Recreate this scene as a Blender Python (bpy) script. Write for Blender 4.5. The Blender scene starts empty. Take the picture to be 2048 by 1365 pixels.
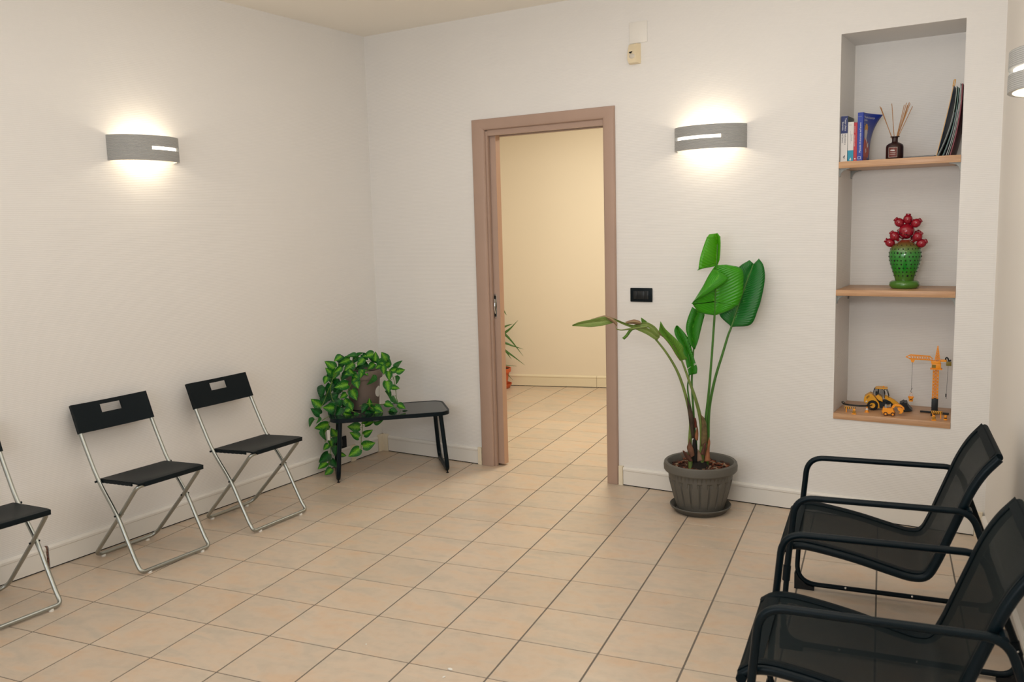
import bpy, bmesh, math, random
from mathutils import Vector, Matrix, noise
random.seed(7)
SC = bpy.context.scene
COL = SC.collection
PI = math.pi

# ---------------------------------------------------------------- camera, world, lights, exposure
def lin(c):
    return tuple((v / 12.92 if v <= 0.04045 else ((v + 0.055) / 1.055) ** 2.4) for v in c)
def rgb(r, g, b):
    return lin((r / 255, g / 255, b / 255))

cam = bpy.data.cameras.new('camera')
cam.sensor_width = 36.0
cam.lens = 1745.9 / 2048 * 36.0
cam.clip_start = 0.05
cam.dof.use_dof = True
cam.dof.focus_distance = 5.2
cam.dof.aperture_fstop = 5.6
camo = bpy.data.objects.new('camera', cam)
COL.objects.link(camo)
CR = Vector((0.850312372111834, 0.5255912688615041, -0.026882855690942616))
CD = Vector((0.04630863426809473, -0.12560650238281165, -0.9909987471997027))
CF = Vector((-0.524236950458254, 0.8414135871589612, -0.13114417683801055))
M = Matrix.Identity(4)
for i in range(3):
    M[i][0] = CR[i]; M[i][1] = -CD[i]; M[i][2] = -CF[i]
M[0][3], M[1][3], M[2][3] = 4.05400, -4.70974, 1.57852
camo.matrix_world = M
SC.camera = camo

SC.view_settings.view_transform = 'Standard'
SC.view_settings.look = 'None'
SC.view_settings.gamma = 1.0
SC.view_settings.use_curve_mapping = False
SC.view_settings.exposure = 0.0

wd = bpy.data.worlds.new('world'); SC.world = wd; wd.use_nodes = True
wd.node_tree.nodes['Background'].inputs[0].default_value = (0.75, 0.87, 1.0, 1)
wd.node_tree.nodes['Background'].inputs[1].default_value = 0.6

def area(name, loc, target, sx, sy, power, color, spread=PI):
    l = bpy.data.lights.new(name, 'AREA'); l.shape = 'RECTANGLE'; l.size = sx; l.size_y = sy
    l.energy = power; l.color = color; l.spread = spread
    o = bpy.data.objects.new(name, l); COL.objects.link(o); o.location = loc
    o.rotation_euler = (Vector(target) - Vector(loc)).to_track_quat('-Z', 'Y').to_euler()
    return o
WIN = area('window_daylight', (2.6, -5.93, 1.55), (2.4, 0, 1.3), 2.6, 1.5, 33, (0.95, 0.98, 1.0))
CEIL_L = area('ceiling_fill', (2.15, -2.0, 2.80), (2.15, -2.0, 0), 2.6, 2.4, 20, (1.0, 0.97, 0.92))  # added soft fill from overhead, no lamp fixture belongs to it
UP_FILL = area('upward_fill', (3.7, -3.6, 1.9), (3.3, -2.6, 3.3), 0.6, 0.6, 34, (1.0, 0.97, 0.93))  # added fill aimed upwards to brighten the ceiling and the room below
HALL_L = area('hall_lamp_light', (1.3, 1.3, 2.6), (1.0, 1.6, 0), 0.6, 0.6, 50, (1.0, 0.93, 0.76))

# ---------------------------------------------------------------- materials
MATS = {}
def nodes(name):
    m = bpy.data.materials.new(name); m.use_nodes = True
    nt = m.node_tree; b = nt.nodes['Principled BSDF']
    return m, nt, b
def mat(name, col, rough=0.5, metal=0.0, spec=0.5, var=0.0, vscale=8.0, bump=0.0, bscale=60.0, coat=0.0, trans=0.0, alpha=1.0, emit=None, estr=0.0, ior=1.45):
    if name in MATS: return MATS[name]
    m, nt, b = nodes(name)
    b.inputs['Base Color'].default_value = (*col, 1)
    b.inputs['Roughness'].default_value = rough
    b.inputs['Metallic'].default_value = metal
    b.inputs['Specular IOR Level'].default_value = spec
    b.inputs['IOR'].default_value = ior
    b.inputs['Coat Weight'].default_value = coat
    b.inputs['Transmission Weight'].default_value = trans
    b.inputs['Alpha'].default_value = alpha
    if emit:
        b.inputs['Emission Color'].default_value = (*emit, 1); b.inputs['Emission Strength'].default_value = estr
    tc = nt.nodes.new('ShaderNodeTexCoord')
    if var > 0:
        n = nt.nodes.new('ShaderNodeTexNoise'); n.inputs['Scale'].default_value = vscale; n.inputs['Detail'].default_value = 5
        nt.links.new(tc.outputs['Object'], n.inputs['Vector'])
        r = nt.nodes.new('ShaderNodeValToRGB')
        r.color_ramp.elements[0].position = 0.3; r.color_ramp.elements[1].position = 0.7
        r.color_ramp.elements[0].color = (*[c * (1 - var) for c in col], 1)
        r.color_ramp.elements[1].color = (*[min(1, c * (1 + var)) for c in col], 1)
        nt.links.new(n.outputs['Fac'], r.inputs['Fac']); nt.links.new(r.outputs['Color'], b.inputs['Base Color'])
    if bump > 0:
        n2 = nt.nodes.new('ShaderNodeTexNoise'); n2.inputs['Scale'].default_value = bscale; n2.inputs['Detail'].default_value = 3
        nt.links.new(tc.outputs['Object'], n2.inputs['Vector'])
        bp = nt.nodes.new('ShaderNodeBump'); bp.inputs['Strength'].default_value = bump; bp.inputs['Distance'].default_value = 0.002
        nt.links.new(n2.outputs['Fac'], bp.inputs['Height']); nt.links.new(bp.outputs['Normal'], b.inputs['Normal'])
    MATS[name] = m
    return m

def mat_wall(name, col, ribs=True):
    m, nt, b = nodes(name)
    b.inputs['Roughness'].default_value = 0.62
    b.inputs['Specular IOR Level'].default_value = 0.25
    tc = nt.nodes.new('ShaderNodeTexCoord')
    n = nt.nodes.new('ShaderNodeTexNoise'); n.inputs['Scale'].default_value = 1.3; n.inputs['Detail'].default_value = 3
    nt.links.new(tc.outputs['Object'], n.inputs['Vector'])
    r = nt.nodes.new('ShaderNodeValToRGB'); r.color_ramp.elements[0].position = 0.3; r.color_ramp.elements[1].position = 0.7
    r.color_ramp.elements[0].color = (*[c * 0.985 for c in col], 1); r.color_ramp.elements[1].color = (*[min(1, c * 1.01) for c in col], 1)
    nt.links.new(n.outputs['Fac'], r.inputs['Fac']); nt.links.new(r.outputs['Color'], b.inputs['Base Color'])
    mp = nt.nodes.new('ShaderNodeMapping'); mp.inputs['Scale'].default_value = (5.0, 5.0, 110.0)
    nt.links.new(tc.outputs['Object'], mp.inputs['Vector'])
    n2 = nt.nodes.new('ShaderNodeTexNoise'); n2.inputs['Scale'].default_value = 1.0; n2.inputs['Detail'].default_value = 2
    nt.links.new(mp.outputs['Vector'], n2.inputs['Vector'])
    w = nt.nodes.new('ShaderNodeTexWave'); w.wave_type = 'BANDS'; w.bands_direction = 'Z'; w.inputs['Scale'].default_value = 36.0
    w.inputs['Distortion'].default_value = 1.2; w.inputs['Detail'].default_value = 1.0; w.inputs['Detail Scale'].default_value = 0.15
    nt.links.new(tc.outputs['Object'], w.inputs['Vector'])
    mx = nt.nodes.new('ShaderNodeMath'); mx.operation = 'ADD'
    nt.links.new(n2.outputs['Fac'], mx.inputs[0]); nt.links.new(w.outputs['Fac'], mx.inputs[1])
    bp = nt.nodes.new('ShaderNodeBump'); bp.inputs['Strength'].default_value = 0.26 if ribs else 0.04; bp.inputs['Distance'].default_value = 0.0012
    nt.links.new(mx.outputs[0], bp.inputs['Height']); nt.links.new(bp.outputs['Normal'], b.inputs['Normal'])
    return m

def mat_tile():
    m, nt, b = nodes('beige stone tile')
    b.inputs['Specular IOR Level'].default_value = 0.45
    L = nt.links.new
    tc = nt.nodes.new('ShaderNodeTexCoord'); oi = nt.nodes.new('ShaderNodeObjectInfo')
    sc = nt.nodes.new('ShaderNodeVectorMath'); sc.operation = 'SCALE'; sc.inputs[3].default_value = 37.0
    cmb = nt.nodes.new('ShaderNodeCombineXYZ')
    L(oi.outputs['Random'], cmb.inputs[0]); L(oi.outputs['Random'], cmb.inputs[1]); L(oi.outputs['Random'], cmb.inputs[2])
    L(cmb.outputs[0], sc.inputs[0])
    ad = nt.nodes.new('ShaderNodeVectorMath'); ad.operation = 'ADD'
    L(tc.outputs['Object'], ad.inputs[0]); L(sc.outputs[0], ad.inputs[1])
    mp = nt.nodes.new('ShaderNodeMapping'); mp.inputs['Rotation'].default_value = (0, 0, 0.55); mp.inputs['Scale'].default_value = (3.2, 7.0, 3.0)
    L(ad.outputs[0], mp.inputs['Vector'])
    n1 = nt.nodes.new('ShaderNodeTexNoise'); n1.inputs['Scale'].default_value = 1.6; n1.inputs['Detail'].default_value = 5; n1.inputs['Roughness'].default_value = 0.55
    n1.inputs['Distortion'].default_value = 0.6
    L(mp.outputs[0], n1.inputs['Vector'])
    r1 = nt.nodes.new('ShaderNodeValToRGB'); e = r1.color_ramp.elements
    e[0].position = 0.30; e[0].color = (*rgb(190, 177, 160), 1)
    e[1].position = 0.72; e[1].color = (*rgb(207, 180, 153), 1)
    k = e.new(0.5); k.color = (*rgb(203, 185, 165), 1)
    L(n1.outputs['Fac'], r1.inputs['Fac'])
    n2 = nt.nodes.new('ShaderNodeTexNoise'); n2.inputs['Scale'].default_value = 26.0; n2.inputs['Detail'].default_value = 6
    L(ad.outputs[0], n2.inputs['Vector'])
    r2 = nt.nodes.new('ShaderNodeValToRGB'); r2.color_ramp.elements[0].position = 0.32; r2.color_ramp.elements[1].position = 0.55
    r2.color_ramp.elements[0].color = (0.945, 0.935, 0.925, 1); r2.color_ramp.elements[1].color = (1, 1, 1, 1)
    L(n2.outputs['Fac'], r2.inputs['Fac'])
    mu = nt.nodes.new('ShaderNodeMix'); mu.data_type = 'RGBA'; mu.blend_type = 'MULTIPLY'; mu.inputs[0].default_value = 1.0
    L(r1.outputs['Color'], mu.inputs[6]); L(r2.outputs['Color'], mu.inputs[7])
    hv = nt.nodes.new('ShaderNodeHueSaturation')
    mr = nt.nodes.new('ShaderNodeMapRange'); mr.inputs[3].default_value = 0.94; mr.inputs[4].default_value = 1.01
    L(oi.outputs['Random'], mr.inputs[0]); L(mr.outputs[0], hv.inputs['Value']); L(mu.outputs[2], hv.inputs['Color'])
    L(hv.outputs['Color'], b.inputs['Base Color'])
    rr = nt.nodes.new('ShaderNodeMapRange'); rr.inputs[3].default_value = 0.26; rr.inputs[4].default_value = 0.42
    L(n2.outputs['Fac'], rr.inputs[0]); L(rr.outputs[0], b.inputs['Roughness'])
    bp = nt.nodes.new('ShaderNodeBump'); bp.inputs['Strength'].default_value = 0.12; bp.inputs['Distance'].default_value = 0.0015
    L(n2.outputs['Fac'], bp.inputs['Height']); L(bp.outputs['Normal'], b.inputs['Normal'])
    return m

def mat_leaf(name, c_edge, c_mid, rough=0.4, veins=22.0, trans=0.25, mid_w=0.5, power=1.0, uvbump=0.35):
    """green leaf: u runs across, v along; paler zone round the midrib, fine side veins"""
    if name in MATS: return MATS[name]
    m, nt, b = nodes(name); L = nt.links.new
    b.inputs['Roughness'].default_value = rough
    tc = nt.nodes.new('ShaderNodeTexCoord'); sp = nt.nodes.new('ShaderNodeSeparateXYZ'); L(tc.outputs['UV'], sp.inputs[0])
    a = nt.nodes.new('ShaderNodeMath'); a.operation = 'SUBTRACT'; a.inputs[1].default_value = 0.5; L(sp.outputs[0], a.inputs[0])
    ab = nt.nodes.new('ShaderNodeMath'); ab.operation = 'ABSOLUTE'; L(a.outputs[0], ab.inputs[0])
    ns = nt.nodes.new('ShaderNodeTexNoise'); ns.inputs['Scale'].default_value = 9.0; ns.inputs['Detail'].default_value = 4; L(tc.outputs['UV'], ns.inputs['Vector'])
    ad = nt.nodes.new('ShaderNodeMath'); ad.operation = 'MULTIPLY_ADD'; ad.inputs[1].default_value = 0.5; L(ns.outputs['Fac'], ad.inputs[0]); L(ab.outputs[0], ad.inputs[2])
    r = nt.nodes.new('ShaderNodeValToRGB'); r.color_ramp.elements[0].position = 0.22; r.color_ramp.elements[1].position = 0.22 + mid_w
    r.color_ramp.elements[0].color = (*c_mid, 1); r.color_ramp.elements[1].color = (*c_edge, 1)
    L(ad.outputs[0], r.inputs['Fac'])
    # veins slant towards the tip
    sl = nt.nodes.new('ShaderNodeMath'); sl.operation = 'MULTIPLY_ADD'; sl.inputs[1].default_value = -0.35; L(ab.outputs[0], sl.inputs[0]); L(sp.outputs[1], sl.inputs[2])
    sm = nt.nodes.new('ShaderNodeMath'); sm.operation = 'MULTIPLY'; sm.inputs[1].default_value = veins * 2 * PI; L(sl.outputs[0], sm.inputs[0])
    sn = nt.nodes.new('ShaderNodeMath'); sn.operation = 'SINE'; L(sm.outputs[0], sn.inputs[0])
    bp = nt.nodes.new('ShaderNodeBump'); bp.inputs['Strength'].default_value = uvbump; bp.inputs['Distance'].default_value = 0.0015
    L(sn.outputs[0], bp.inputs['Height']); L(bp.outputs['Normal'], b.inputs['Normal'])
    vr = nt.nodes.new('ShaderNodeMapRange'); vr.inputs[1].default_value = -1; vr.inputs[3].default_value = 0.86; vr.inputs[4].default_value = 1.06; L(sn.outputs[0], vr.inputs[0])
    hv = nt.nodes.new('ShaderNodeHueSaturation'); L(vr.outputs[0], hv.inputs['Value']); L(r.outputs['Color'], hv.inputs['Color']); L(hv.outputs['Color'], b.inputs['Base Color'])
    tr = nt.nodes.new('ShaderNodeBsdfTranslucent'); L(r.outputs['Color'], tr.inputs['Color'])
    mx = nt.nodes.new('ShaderNodeMixShader'); mx.inputs[0].default_value = trans
    out = nt.nodes['Material Output']
    L(b.outputs[0], mx.inputs[1]); L(tr.outputs[0], mx.inputs[2]); L(mx.outputs[0], out.inputs['Surface'])
    MATS[name] = m
    return m

def mat_sling(name, col, alpha):
    """open weave: black threads with fine holes, seen from here as a see-through black cloth"""
    m, nt, b = nodes(name); L = nt.links.new
    b.inputs['Base Color'].default_value = (*col, 1); b.inputs['Roughness'].default_value = 0.6
    b.inputs['Specular IOR Level'].default_value = 0.1
    tc = nt.nodes.new('ShaderNodeTexCoord'); sp = nt.nodes.new('ShaderNodeSeparateXYZ'); L(tc.outputs['UV'], sp.inputs[0])
    prod = None
    outs = []
    for k, f in ((0, 560.0), (1, 900.0)):
        mm = nt.nodes.new('ShaderNodeMath'); mm.operation = 'MULTIPLY'; mm.inputs[1].default_value = f; L(sp.outputs[k], mm.inputs[0])
        fr = nt.nodes.new('ShaderNodeMath'); fr.operation = 'FRACT'; L(mm.outputs[0], fr.inputs[0])
        gt = nt.nodes.new('ShaderNodeMath'); gt.operation = 'GREATER_THAN'; gt.inputs[1].default_value = math.sqrt(1 - alpha) ; L(fr.outputs[0], gt.inputs[0])
        outs.append(gt)
    mx = nt.nodes.new('ShaderNodeMath'); mx.operation = 'MAXIMUM'; L(outs[0].outputs[0], mx.inputs[0]); L(outs[1].outputs[0], mx.inputs[1])
    L(mx.outputs[0], b.inputs['Alpha'])
    return m

def mat_wood():
    m, nt, b = nodes('beech laminate'); L = nt.links.new
    b.inputs['Roughness'].default_value = 0.38
    tc = nt.nodes.new('ShaderNodeTexCoord'); mp = nt.nodes.new('ShaderNodeMapping'); mp.inputs['Scale'].default_value = (2.0, 30.0, 60.0)
    L(tc.outputs['Object'], mp.inputs['Vector'])
    n = nt.nodes.new('ShaderNodeTexNoise'); n.inputs['Scale'].default_value = 3.0; n.inputs['Detail'].default_value = 5; L(mp.outputs[0], n.inputs['Vector'])
    r = nt.nodes.new('ShaderNodeValToRGB'); r.color_ramp.elements[0].position = 0.3; r.color_ramp.elements[1].position = 0.75
    r.color_ramp.elements[0].color = (*rgb(176, 132, 96), 1); r.color_ramp.elements[1].color = (*rgb(206, 165, 126), 1)
    L(n.outputs['Fac'], r.inputs['Fac']); L(r.outputs['Color'], b.inputs['Base Color'])
    return m

WALL = mat_wall('ribbed white wallpaper', rgb(229, 226, 222))
WALL_HALL = mat_wall('hall wall paint', rgb(228, 216, 196), False)
WALL_R = mat_wall('right wall paint', rgb(238, 233, 226), False)
CEIL = mat('ceiling paint', rgb(244, 238, 227), 0.8)
TILE = mat_tile()
GROUT = mat('grey grout', rgb(112, 105, 97), 0.9, var=0.12, vscale=12)
BASEB = mat('cream plastic skirting', rgb(229, 225, 218), 0.42)
BASEC = mat('yellowed plastic corner piece', rgb(232, 220, 196), 0.45)
TAUPE = mat('taupe door lacquer', rgb(172, 145, 129), 0.42, var=0.03, vscale=3)
TAUPE_E = mat('paler door edge', rgb(196, 158, 132), 0.5)
DARK = mat('dark gap', (0.012, 0.011, 0.01), 0.9)
CHROME = mat('polished metal', (0.75, 0.75, 0.74), 0.12, 1.0)
STEEL = mat('silver lacquered tube', rgb(168, 171, 166), 0.28, 0.95)
BLACKP = mat('black moulded plastic', rgb(12, 22, 27), 0.45, spec=0.18, bump=0.05, bscale=300)
WHITEP = mat('white plastic', rgb(226, 222, 214), 0.4)
BLACKM = mat('black lacquered metal', rgb(5, 20, 27), 0.34, spec=0.2)
RUBBER = mat('black rubber', rgb(12, 14, 16), 0.7)
SLING = mat_sling('black mesh fabric', rgb(13, 24, 28), 0.955)
HEM = mat('black fabric hem', rgb(5, 18, 24), 0.6, spec=.12)
GLASST = mat('dark glass top', rgb(30, 38, 40), 0.09, spec=0.6)
WOOD = mat_wood()
ZINC = mat('grey bracket plastic', rgb(150, 152, 148), 0.4)

# ---------------------------------------------------------------- mesh helpers
class MB:
    """collects vertices, faces and uvs of ONE mesh"""
    def __init__(s): s.v = []; s.f = []; s.mi = []; s.uv = {}
    def add(s, vs, fs, mi=0, uvs=None):
        o = len(s.v); s.v.extend([tuple(x) for x in vs])
        for f in fs:
            if uvs: s.uv[len(s.f)] = [uvs[i] for i in f]
            s.f.append([i + o for i in f]); s.mi.append(mi)
    def box(s, a, b, mi=0, bev=0.0, mtx=None):
        (x0, y0, z0), (x1, y1, z1) = a, b
        if x0 > x1: x0, x1 = x1, x0
        if y0 > y1: y0, y1 = y1, y0
        if z0 > z1: z0, z1 = z1, z0
        if bev <= 0:
            vs = [(x0, y0, z0), (x1, y0, z0), (x1, y1, z0), (x0, y1, z0), (x0, y0, z1), (x1, y0, z1), (x1, y1, z1), (x0, y1, z1)]
            fs = [(0, 3, 2, 1), (4, 5, 6, 7), (0, 1, 5, 4), (1, 2, 6, 5), (2, 3, 7, 6), (3, 0, 4, 7)]
        else:
            bm = bmesh.new(); bmesh.ops.create_cube(bm, size=1.0)
            for v in bm.verts:
                v.co = Vector(((x0 + x1) / 2 + v.co.x * (x1 - x0), (y0 + y1) / 2 + v.co.y * (y1 - y0), (z0 + z1) / 2 + v.co.z * (z1 - z0)))
            bmesh.ops.bevel(bm, geom=bm.edges[:], offset=min(bev, 0.45 * min(x1 - x0, y1 - y0, z1 - z0)), segments=2, affect='EDGES', profile=0.5)
            bm.verts.index_update()
            vs = [v.co.copy() for v in bm.verts]; fs = [[v.index for v in f.verts] for f in bm.faces]; bm.free()
        if mtx: vs = [mtx @ Vector(v) for v in vs]
        s.add(vs, fs, mi)
    def tube(s, pts, r, n=10, mi=0, caps=True, closed=False):
        pts = [Vector(p) for p in pts]; k = len(pts)
        rs = r if isinstance(r, (list, tuple)) else [r] * k
        tang = []
        for i in range(k):
            a = pts[(i - 1) % k] if (closed or i > 0) else pts[i]
            b = pts[(i + 1) % k] if (closed or i < k - 1) else pts[i]
            tang.append((b - a).normalized())
        up = Vector((0, 0, 1)) if abs(tang[0].z) < 0.9 else Vector((1, 0, 0))
        nrm = (up - tang[0] * up.dot(tang[0])).normalized()
        vs = []
        for i in range(k):
            nrm = (nrm - tang[i] * nrm.dot(tang[i])).normalized(); bi = tang[i].cross(nrm)
            for j in range(n):
                a = 2 * PI * j / n
                vs.append(pts[i] + (nrm * math.cos(a) + bi * math.sin(a)) * rs[i])
        fs = []
        for i in range(k if closed else k - 1):
            for j in range(n):
                a, b = i * n + j, i * n + (j + 1) % n
                c, d = ((i + 1) % k) * n + (j + 1) % n, ((i + 1) % k) * n + j
                fs.append((a, b, c, d))
        if caps and not closed:
            fs.append(tuple(range(n))[::-1]); fs.append(tuple(range((k - 1) * n, k * n)))
        s.add(vs, fs, mi)
    def lathe(s, prof, n=32, mi=0, c=(0, 0, 0), mtx=None, close_bottom=True, close_top=False):
        vs = []; fs = []
        for r, z in prof:
            for j in range(n):
                a = 2 * PI * j / n; vs.append(Vector((c[0] + r * math.cos(a), c[1] + r * math.sin(a), c[2] + z)))
        for i in range(len(prof) - 1):
            for j in range(n):
                fs.append((i * n + j, i * n + (j + 1) % n, (i + 1) * n + (j + 1) % n, (i + 1) * n + j))
        if close_bottom: fs.append(tuple(range(n))[::-1])
        if close_top: fs.append(tuple(range((len(prof) - 1) * n, len(prof) * n)))
        if mtx: vs = [mtx @ v for v in vs]
        s.add(vs, fs, mi)
    def grid(s, rows, mi=0, flip=False):
        """rows: list of equally long point lists; uv u across, v along"""
        R, C_ = len(rows), len(rows[0]); vs = [p for r in rows for p in r]
        uv = [(j / (C_ - 1), i / (R - 1)) for i in range(R) for j in range(C_)]
        fs = []
        for i in range(R - 1):
            for j in range(C_ - 1):
                f = (i * C_ + j, i * C_ + j + 1, (i + 1) * C_ + j + 1, (i + 1) * C_ + j)
                fs.append(f[::-1] if flip else f)
        s.add(vs, fs, mi, uv)
    def prism(s, poly, t, axis='y', o=(0, 0, 0), mi=0):
        """extrude a 2-D outline (list of pairs) by t along axis, centred"""
        n = len(poly); vs = []
        for sg in (-0.5, 0.5):
            for a, b in poly:
                if axis == 'y': p = (o[0] + a, o[1] + sg * t, o[2] + b)
                elif axis == 'x': p = (o[0] + sg * t, o[1] + a, o[2] + b)
                else: p = (o[0] + a, o[1] + b, o[2] + sg * t)
                vs.append(p)
        fs = [tuple(range(n)), tuple(range(n, 2 * n))[::-1]] + [(i, i + n, (i + 1) % n + n, (i + 1) % n) for i in range(n)]
        s.add(vs, fs, mi)
    def ball(s, c, r, mi=0, seg=16, rings=10, mtx=None):
        prof = []
        vs = []; fs = []
        rx, ry, rz = r if isinstance(r, (tuple, list)) else (r, r, r)
        for i in range(rings + 1):
            t = -PI / 2 + PI * i / rings
            for j in range(seg):
                a = 2 * PI * j / seg
                v = Vector((rx * math.cos(t) * math.cos(a), ry * math.cos(t) * math.sin(a), rz * math.sin(t)))
                if mtx: v = mtx @ v
                vs.append(v + Vector(c))
        for i in range(rings):
            for j in range(seg):
                fs.append((i * seg + j, i * seg + (j + 1) % seg, (i + 1) * seg + (j + 1) % seg, (i + 1) * seg + j))
        s.add(vs, fs, mi)
    def mesh(s, name, mats, smooth=True, ang=40):
        me = bpy.data.meshes.new(name)
        me.from_pydata([tuple(v) for v in s.v], [], s.f)
        for m in (mats if isinstance(mats, (list, tuple)) else [mats]): me.materials.append(m)
        me.polygons.foreach_set('material_index', s.mi)
        if s.uv:
            ul = me.uv_layers.new(name='uv')
            for p in me.polygons:
                if p.index in s.uv:
                    for li, u in zip(p.loop_indices, s.uv[p.index]): ul.data[li].uv = u
        bm = bmesh.new(); bm.from_mesh(me); bmesh.ops.remove_doubles(bm, verts=bm.verts, dist=1e-6)
        bmesh.ops.recalc_face_normals(bm, faces=bm.faces); bm.to_mesh(me); bm.free()
        if smooth:
            me.shade_smooth(); me.set_sharp_from_angle(angle=math.radians(ang))
        me.update()
        return me
    def obj(s, name, mats, parent=None, loc=(0, 0, 0), rotz=0.0, smooth=True, ang=40):
        o = bpy.data.objects.new(name, s.mesh(name, mats, smooth, ang)); COL.objects.link(o)
        if parent: o.parent = parent
        o.location = loc; o.rotation_euler = (0, 0, rotz)
        return o

def thing(name, label, cat, loc=(0, 0, 0), rotz=0.0, group=None):
    o = bpy.data.objects.new(name, None); COL.objects.link(o); o.empty_display_size = 0.05
    o.location = loc; o.rotation_euler = (0, 0, rotz); o['label'] = label; o['category'] = cat
    if group: o['group'] = group
    return o
def tag(o, label, cat, group=None):
    o['label'] = label; o['category'] = cat
    if group: o['group'] = group
    return o
def struct(o): o['kind'] = 'structure'; return o
def dup(root, loc, rotz, label, group=None):
    r = root.copy(); COL.objects.link(r); r.location = loc; r.rotation_euler = (0, 0, rotz); r['label'] = label
    if group: r['group'] = group
    for ch in list(root.children):
        c = ch.copy(); COL.objects.link(c); c.parent = r
        for g in list(ch.children):
            d = g.copy(); COL.objects.link(d); d.parent = c
    return r
def curve(pts, sub=6, closed=False):
    """Catmull-Rom through the points"""
    P = [Vector(p) for p in pts]; n = len(P); out = []
    rng = range(n) if closed else range(n - 1)
    for i in rng:
        p0 = P[(i - 1) % n] if (closed or i > 0) else P[0] * 2 - P[1]
        p1 = P[i]; p2 = P[(i + 1) % n]
        p3 = P[(i + 2) % n] if (closed or i + 2 < n) else P[-1] * 2 - P[-2]
        for k in range(sub):
            t = k / sub
            out.append(0.5 * (2 * p1 + (p2 - p0) * t + (2 * p0 - 5 * p1 + 4 * p2 - p3) * t * t + (3 * p1 - p0 - 3 * p2 + p3) * t ** 3))
    if not closed: out.append(P[-1])
    return out
def rounded(pts, rad, seg=6, closed=False):
    """polyline with its corners rounded by radius rad"""
    P = [Vector(p) for p in pts]; n = len(P); out = []
    for i in range(n):
        if not closed and i in (0, n - 1): out.append(P[i]); continue
        a, b, c = P[(i - 1) % n], P[i], P[(i + 1) % n]
        u, w = (a - b), (c - b); r = rad[i] if isinstance(rad, (list, tuple)) else rad
        th = u.angle(w); d = min(r / math.tan(th / 2), 0.49 * u.length, 0.49 * w.length)
        p, q = b + u.normalized() * d, b + w.normalized() * d
        for k in range(seg + 1):
            t = k / seg; out.append((1 - t) ** 2 * p + 2 * t * (1 - t) * b + t * t * q)
    return out
def text_mesh(body, size, m, name, mtx, parent, depth=0.0004):
    cu = bpy.data.curves.new(name, 'FONT'); cu.body = body; cu.size = size; cu.extrude = depth; cu.resolution_u = 2
    cu.align_x = 'LEFT'
    t = bpy.data.objects.new(name, cu); COL.objects.link(t)
    dg = bpy.context.evaluated_depsgraph_get(); dg.update()
    me = bpy.data.meshes.new_from_object(t.evaluated_get(dg)); bpy.data.objects.remove(t); bpy.data.curves.remove(cu)
    me.transform(mtx); me.materials.clear(); me.materials.append(m)
    o = bpy.data.objects.new(name, me); COL.objects.link(o); o.parent = parent
    return o

# ---------------------------------------------------------------- the setting
H = 2.875
def wall_with_holes(xs, zs, holes, y0, y1):
    """wall slab along x from y0 (room face) to y1 with rectangular holes, as one mesh of cells"""
    mb = MB()
    def hole(i, j):
        cx, cz = (xs[i] + xs[i + 1]) / 2, (zs[j] + zs[j + 1]) / 2
        return any(a < cx < b and c < cz < d for a, b, c, d in holes)
    nx, nz = len(xs) - 1, len(zs) - 1
    for i in range(nx):
        for j in range(nz):
            if hole(i, j): continue
            a, b, c, d = xs[i], xs[i + 1], zs[j], zs[j + 1]
            mb.add([(a, y0, c), (b, y0, c), (b, y0, d), (a, y0, d)], [(0, 1, 2, 3)])
            mb.add([(a, y1, c), (b, y1, c), (b, y1, d), (a, y1, d)], [(3, 2, 1, 0)])
            for (di, dj, q) in ((-1, 0, [(a, y0, c), (a, y0, d), (a, y1, d), (a, y1, c)]), (1, 0, [(b, y0, c), (b, y1, c), (b, y1, d), (b, y0, d)]),
                                (0, -1, [(a, y0, c), (a, y1, c), (b, y1, c), (b, y0, c)]), (0, 1, [(a, y0, d), (b, y0, d), (b, y1, d), (a, y1, d)])):
                ii, jj = i + di, j + dj
                if not (0 <= ii < nx and 0 <= jj < nz) or hole(ii, jj): mb.add(q, [(0, 1, 2, 3)])
    return mb

NX0, NX1, NZ0, NZ1, ND = 3.100, 3.655, 0.525, 2.479, 0.36
DX0, DX1, DZ = 0.930, 1.815, 2.20
mb = wall_with_holes([-0.12, DX0, DX1, NX0, NX1, 3.95], [0, NZ0, DZ, NZ1, H], [(DX0, DX1, -1, DZ), (NX0, NX1, NZ0, NZ1)], 0.0, 0.13)
# the deep part of the niche behind the wall face
for a, b in (((NX0 - .03, .13, NZ0 - .03), (NX0, ND + .03, NZ1 + .03)), ((NX1, .13, NZ0 - .03), (NX1 + .03, ND + .03, NZ1 + .03)),
             ((NX0, .13, NZ0 - .03), (NX1, ND + .03, NZ0)), ((NX0, .13, NZ1), (NX1, ND + .03, NZ1 + .03)), ((NX0, ND, NZ0), (NX1, ND + .03, NZ1))):
    mb.box(a, b)
struct(mb.obj('wall_back', WALL, smooth=False))
mb = MB(); mb.box((-0.12, -6.0, 0), (0, 0, H)); struct(mb.obj('wall_left', WALL, smooth=False))
RWS = 0.155
mb = MB()
x0, x1 = 3.82, 3.82 + RWS * 6.0
mb.add([(x0, 0, 0), (x1, -6, 0), (x1 + .12, -6, 0), (x0 + .12, 0, 0), (x0, 0, H), (x1, -6, H), (x1 + .12, -6, H), (x0 + .12, 0, H)],
       [(0, 3, 2, 1), (4, 5, 6, 7), (0, 1, 5, 4), (1, 2, 6, 5), (2, 3, 7, 6), (3, 0, 4, 7)])
struct(mb.obj('wall_right', WALL_R, smooth=False))
mb = wall_with_holes([-0.12, 1.2, 4.0, 4.9], [0, 0.75, 2.35, H], [(1.2, 4.0, 0.75, 2.35)], -6.0, -6.13)
struct(mb.obj('wall_front', WALL_R, smooth=False))
mb = MB(); mb.box((-0.12, -6.13, H), (4.95, 0.13, H + .1)); struct(mb.obj('ceiling', CEIL, smooth=False))
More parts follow.
